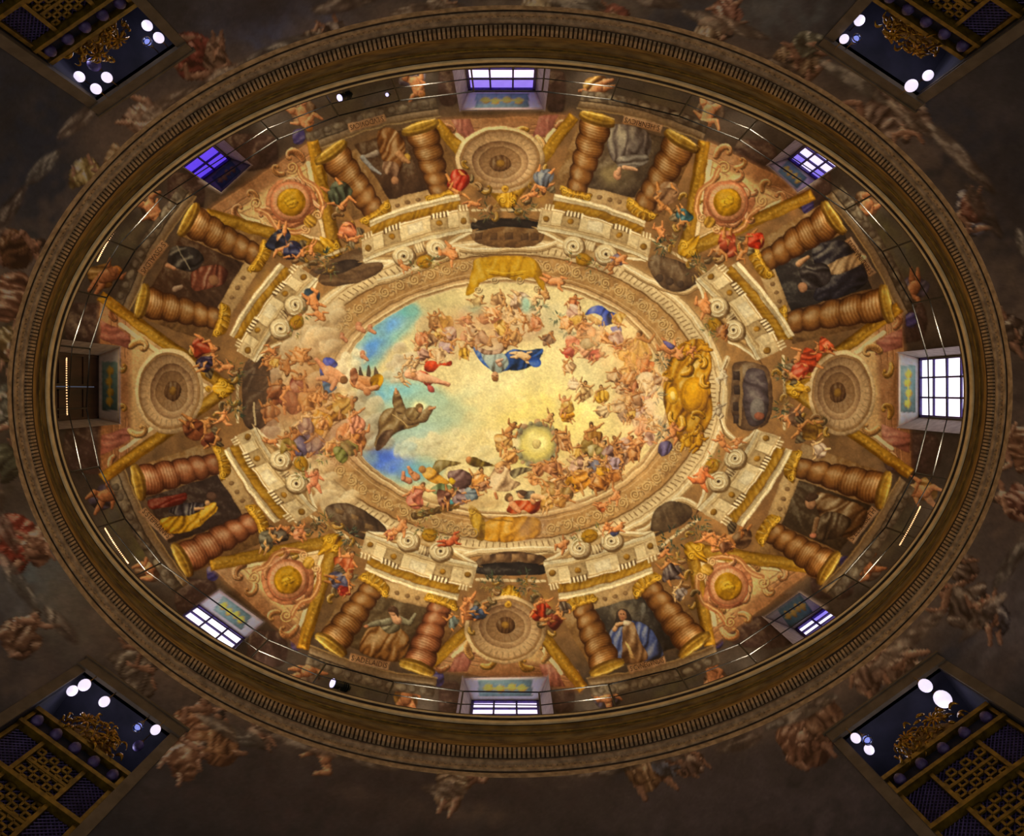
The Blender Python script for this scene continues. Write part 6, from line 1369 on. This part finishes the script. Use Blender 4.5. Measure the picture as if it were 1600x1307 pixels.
def build_spots():
    S = [((531, 153), (549, 147), .068, 'dark green spotlight with a lit lens on the ledge, left of the paired one'), ((605, 148), (614, 144), .036, 'small spotlight clamped near a railing post at the top'), ((520, 1068), (546, 1076), .085, 'spotlight with a lit lens on the lower left ledge')]
    for k_, ((lx, ly), (bx, by), r, lab) in enumerate(S):
        z = 13.25 if k_ == 1 else 12.62; f = ray(lx, ly, z); b = ray(bx, by, z+.22); t = empty('spotlight', (b[0], b[1], 12.0)); tagit(t, lab, 'spotlight', 'spotlights on the ledge'); O = np.array(t.location)
        d = f-b; d /= np.linalg.norm(d)
        MB().tube([b-O, b+d*.05-O, f-d*.03-O, f-O], [r*.55, r*.8, r, r*1.08], 16).build('housing', M_SPOT, t, True)
        MB().tube([f-d*.01-O, f+d*.012-O], [r*.92, r*.92], 16).build('lens', M_LENS, t)
        for k in range(3): MB().tube([b+d*(.06+k*.045)-O, b+d*(.075+k*.045)-O], r*1.02, 12).build('cooling_fin', M_SPOT, t)
        m = (f+b)/2-O; MB().tube([(m[0], m[1], 0), (m[0], m[1], m[2]-r)], .014, 6).build('bracket', M_IRON, t)
    # rope lights lying along the ledge
    for pts, lab in (([(152, 408), (168, 378), (190, 346)], 'string of small warm lights on the upper left ledge'), ([(104, 560), (104, 600), (105, 648)], 'string of small warm lights before the closed shutters'), ([(164, 826), (180, 852), (200, 880)], 'string of small warm lights on the lower left ledge'), ([(1438, 792), (1424, 820), (1406, 852)], 'string of small lights on the lower right ledge')):
        P = cat([(p[0], p[1]) for p in pts], 10, False); W3 = [ray(p[0], p[1], 12.34) for p in P]
        t = empty('rope_light', tuple(W3[len(W3)//2]-np.array((0, 0, .34)))); O = np.array(t.location); tagit(t, lab, 'light string', 'rope lights on the ledge')
        MB().tube([w-O+np.array((0, 0, .012)) for w in W3], .009, 5).build('cord', M_SPOT, t)
        bb = MB()
        for k in range(26):
            q = W3[0]; u = k/25*(len(W3)-1); a = min(int(u), len(W3)-2); q = W3[a]*(1-(u-a))+W3[a+1]*(u-a); bb.sphere(q-O, .013, 6, 4)
        tagit(bb.build('bead', M_ROPE, t), kind='stuff')
        for k in (0, len(W3)//2, len(W3)-1): MB().tube([W3[k]-O, (W3[k]-O)*np.array((1, 1, 0))], .006, 5).build('peg', M_IRON, t)

def build_lights():
    """warm floodlights standing on the ledge, hidden from the floor by the cornice lip"""
    for k in range(10):         # unseen fill lamps added below the view to lift walls and cornice
        th = 2*math.pi*(k+.5)/10; w = wall_xy(th)*.86
        ld = bpy.data.lights.new('added_wall_fill', 'POINT'); ld.energy = WALL_FILL_W; ld.color = (1.0, .90, .76); ld.shadow_soft_size = .25
        o = bpy.data.objects.new('added_wall_fill', ld); COL.objects.link(o); o.location = (w[0], w[1], 3.2)
    for x, y in ((480, 178), (1110, 172), (1352, 330), (1420, 770), (1120, 1052), (486, 1046), (640, 1086), (940, 140), (190, 840), (178, 390)):
        th = math.atan2((y-CY)/LB, (x-CX)/LA); q = E(1.0, th); p = ray(q[0], q[1], 12.15)*np.array((1.0, 1.0, 1))
        ld = bpy.data.lights.new('railing_wash', 'POINT'); ld.energy = WASH_W; ld.color = (1.0, .86, .66); ld.shadow_soft_size = .06
        o = bpy.data.objects.new('railing_wash', ld); COL.objects.link(o); o.location = p
    n = 16
    for k in range(n):
        th = 2*math.pi*(k+.5)/n; q = E(1.0, th); p = ray(q[0], q[1], 12.22)*np.array((1.012, 1.012, 1))
        ld = bpy.data.lights.new('ledge_floodlight', 'SPOT'); ld.energy = FLOOD_W; ld.color = (1.0, .83, .56); ld.shadow_soft_size = .15; ld.spot_size = math.radians(100); ld.spot_blend = .9
        o = bpy.data.objects.new('ledge_floodlight', ld); COL.objects.link(o); o.location = p
        d = Vector((-p[0]*.62, -p[1]*.62, 6.2)); o.rotation_euler = d.to_track_quat('-Z', 'Y').to_euler()

WALL_K = 5.0
M_TRIMB = simple('brown_painted_surround', (92, 80, 64), (112, 98, 80), 5, rough=.8)
paint_all(); paint_soffits()
root = build_vault(); build_inscriptions(root); build_windows(); build_cornice(); build_wall(); build_tribunes(); build_globes(); build_railing(); build_spots(); build_lights()
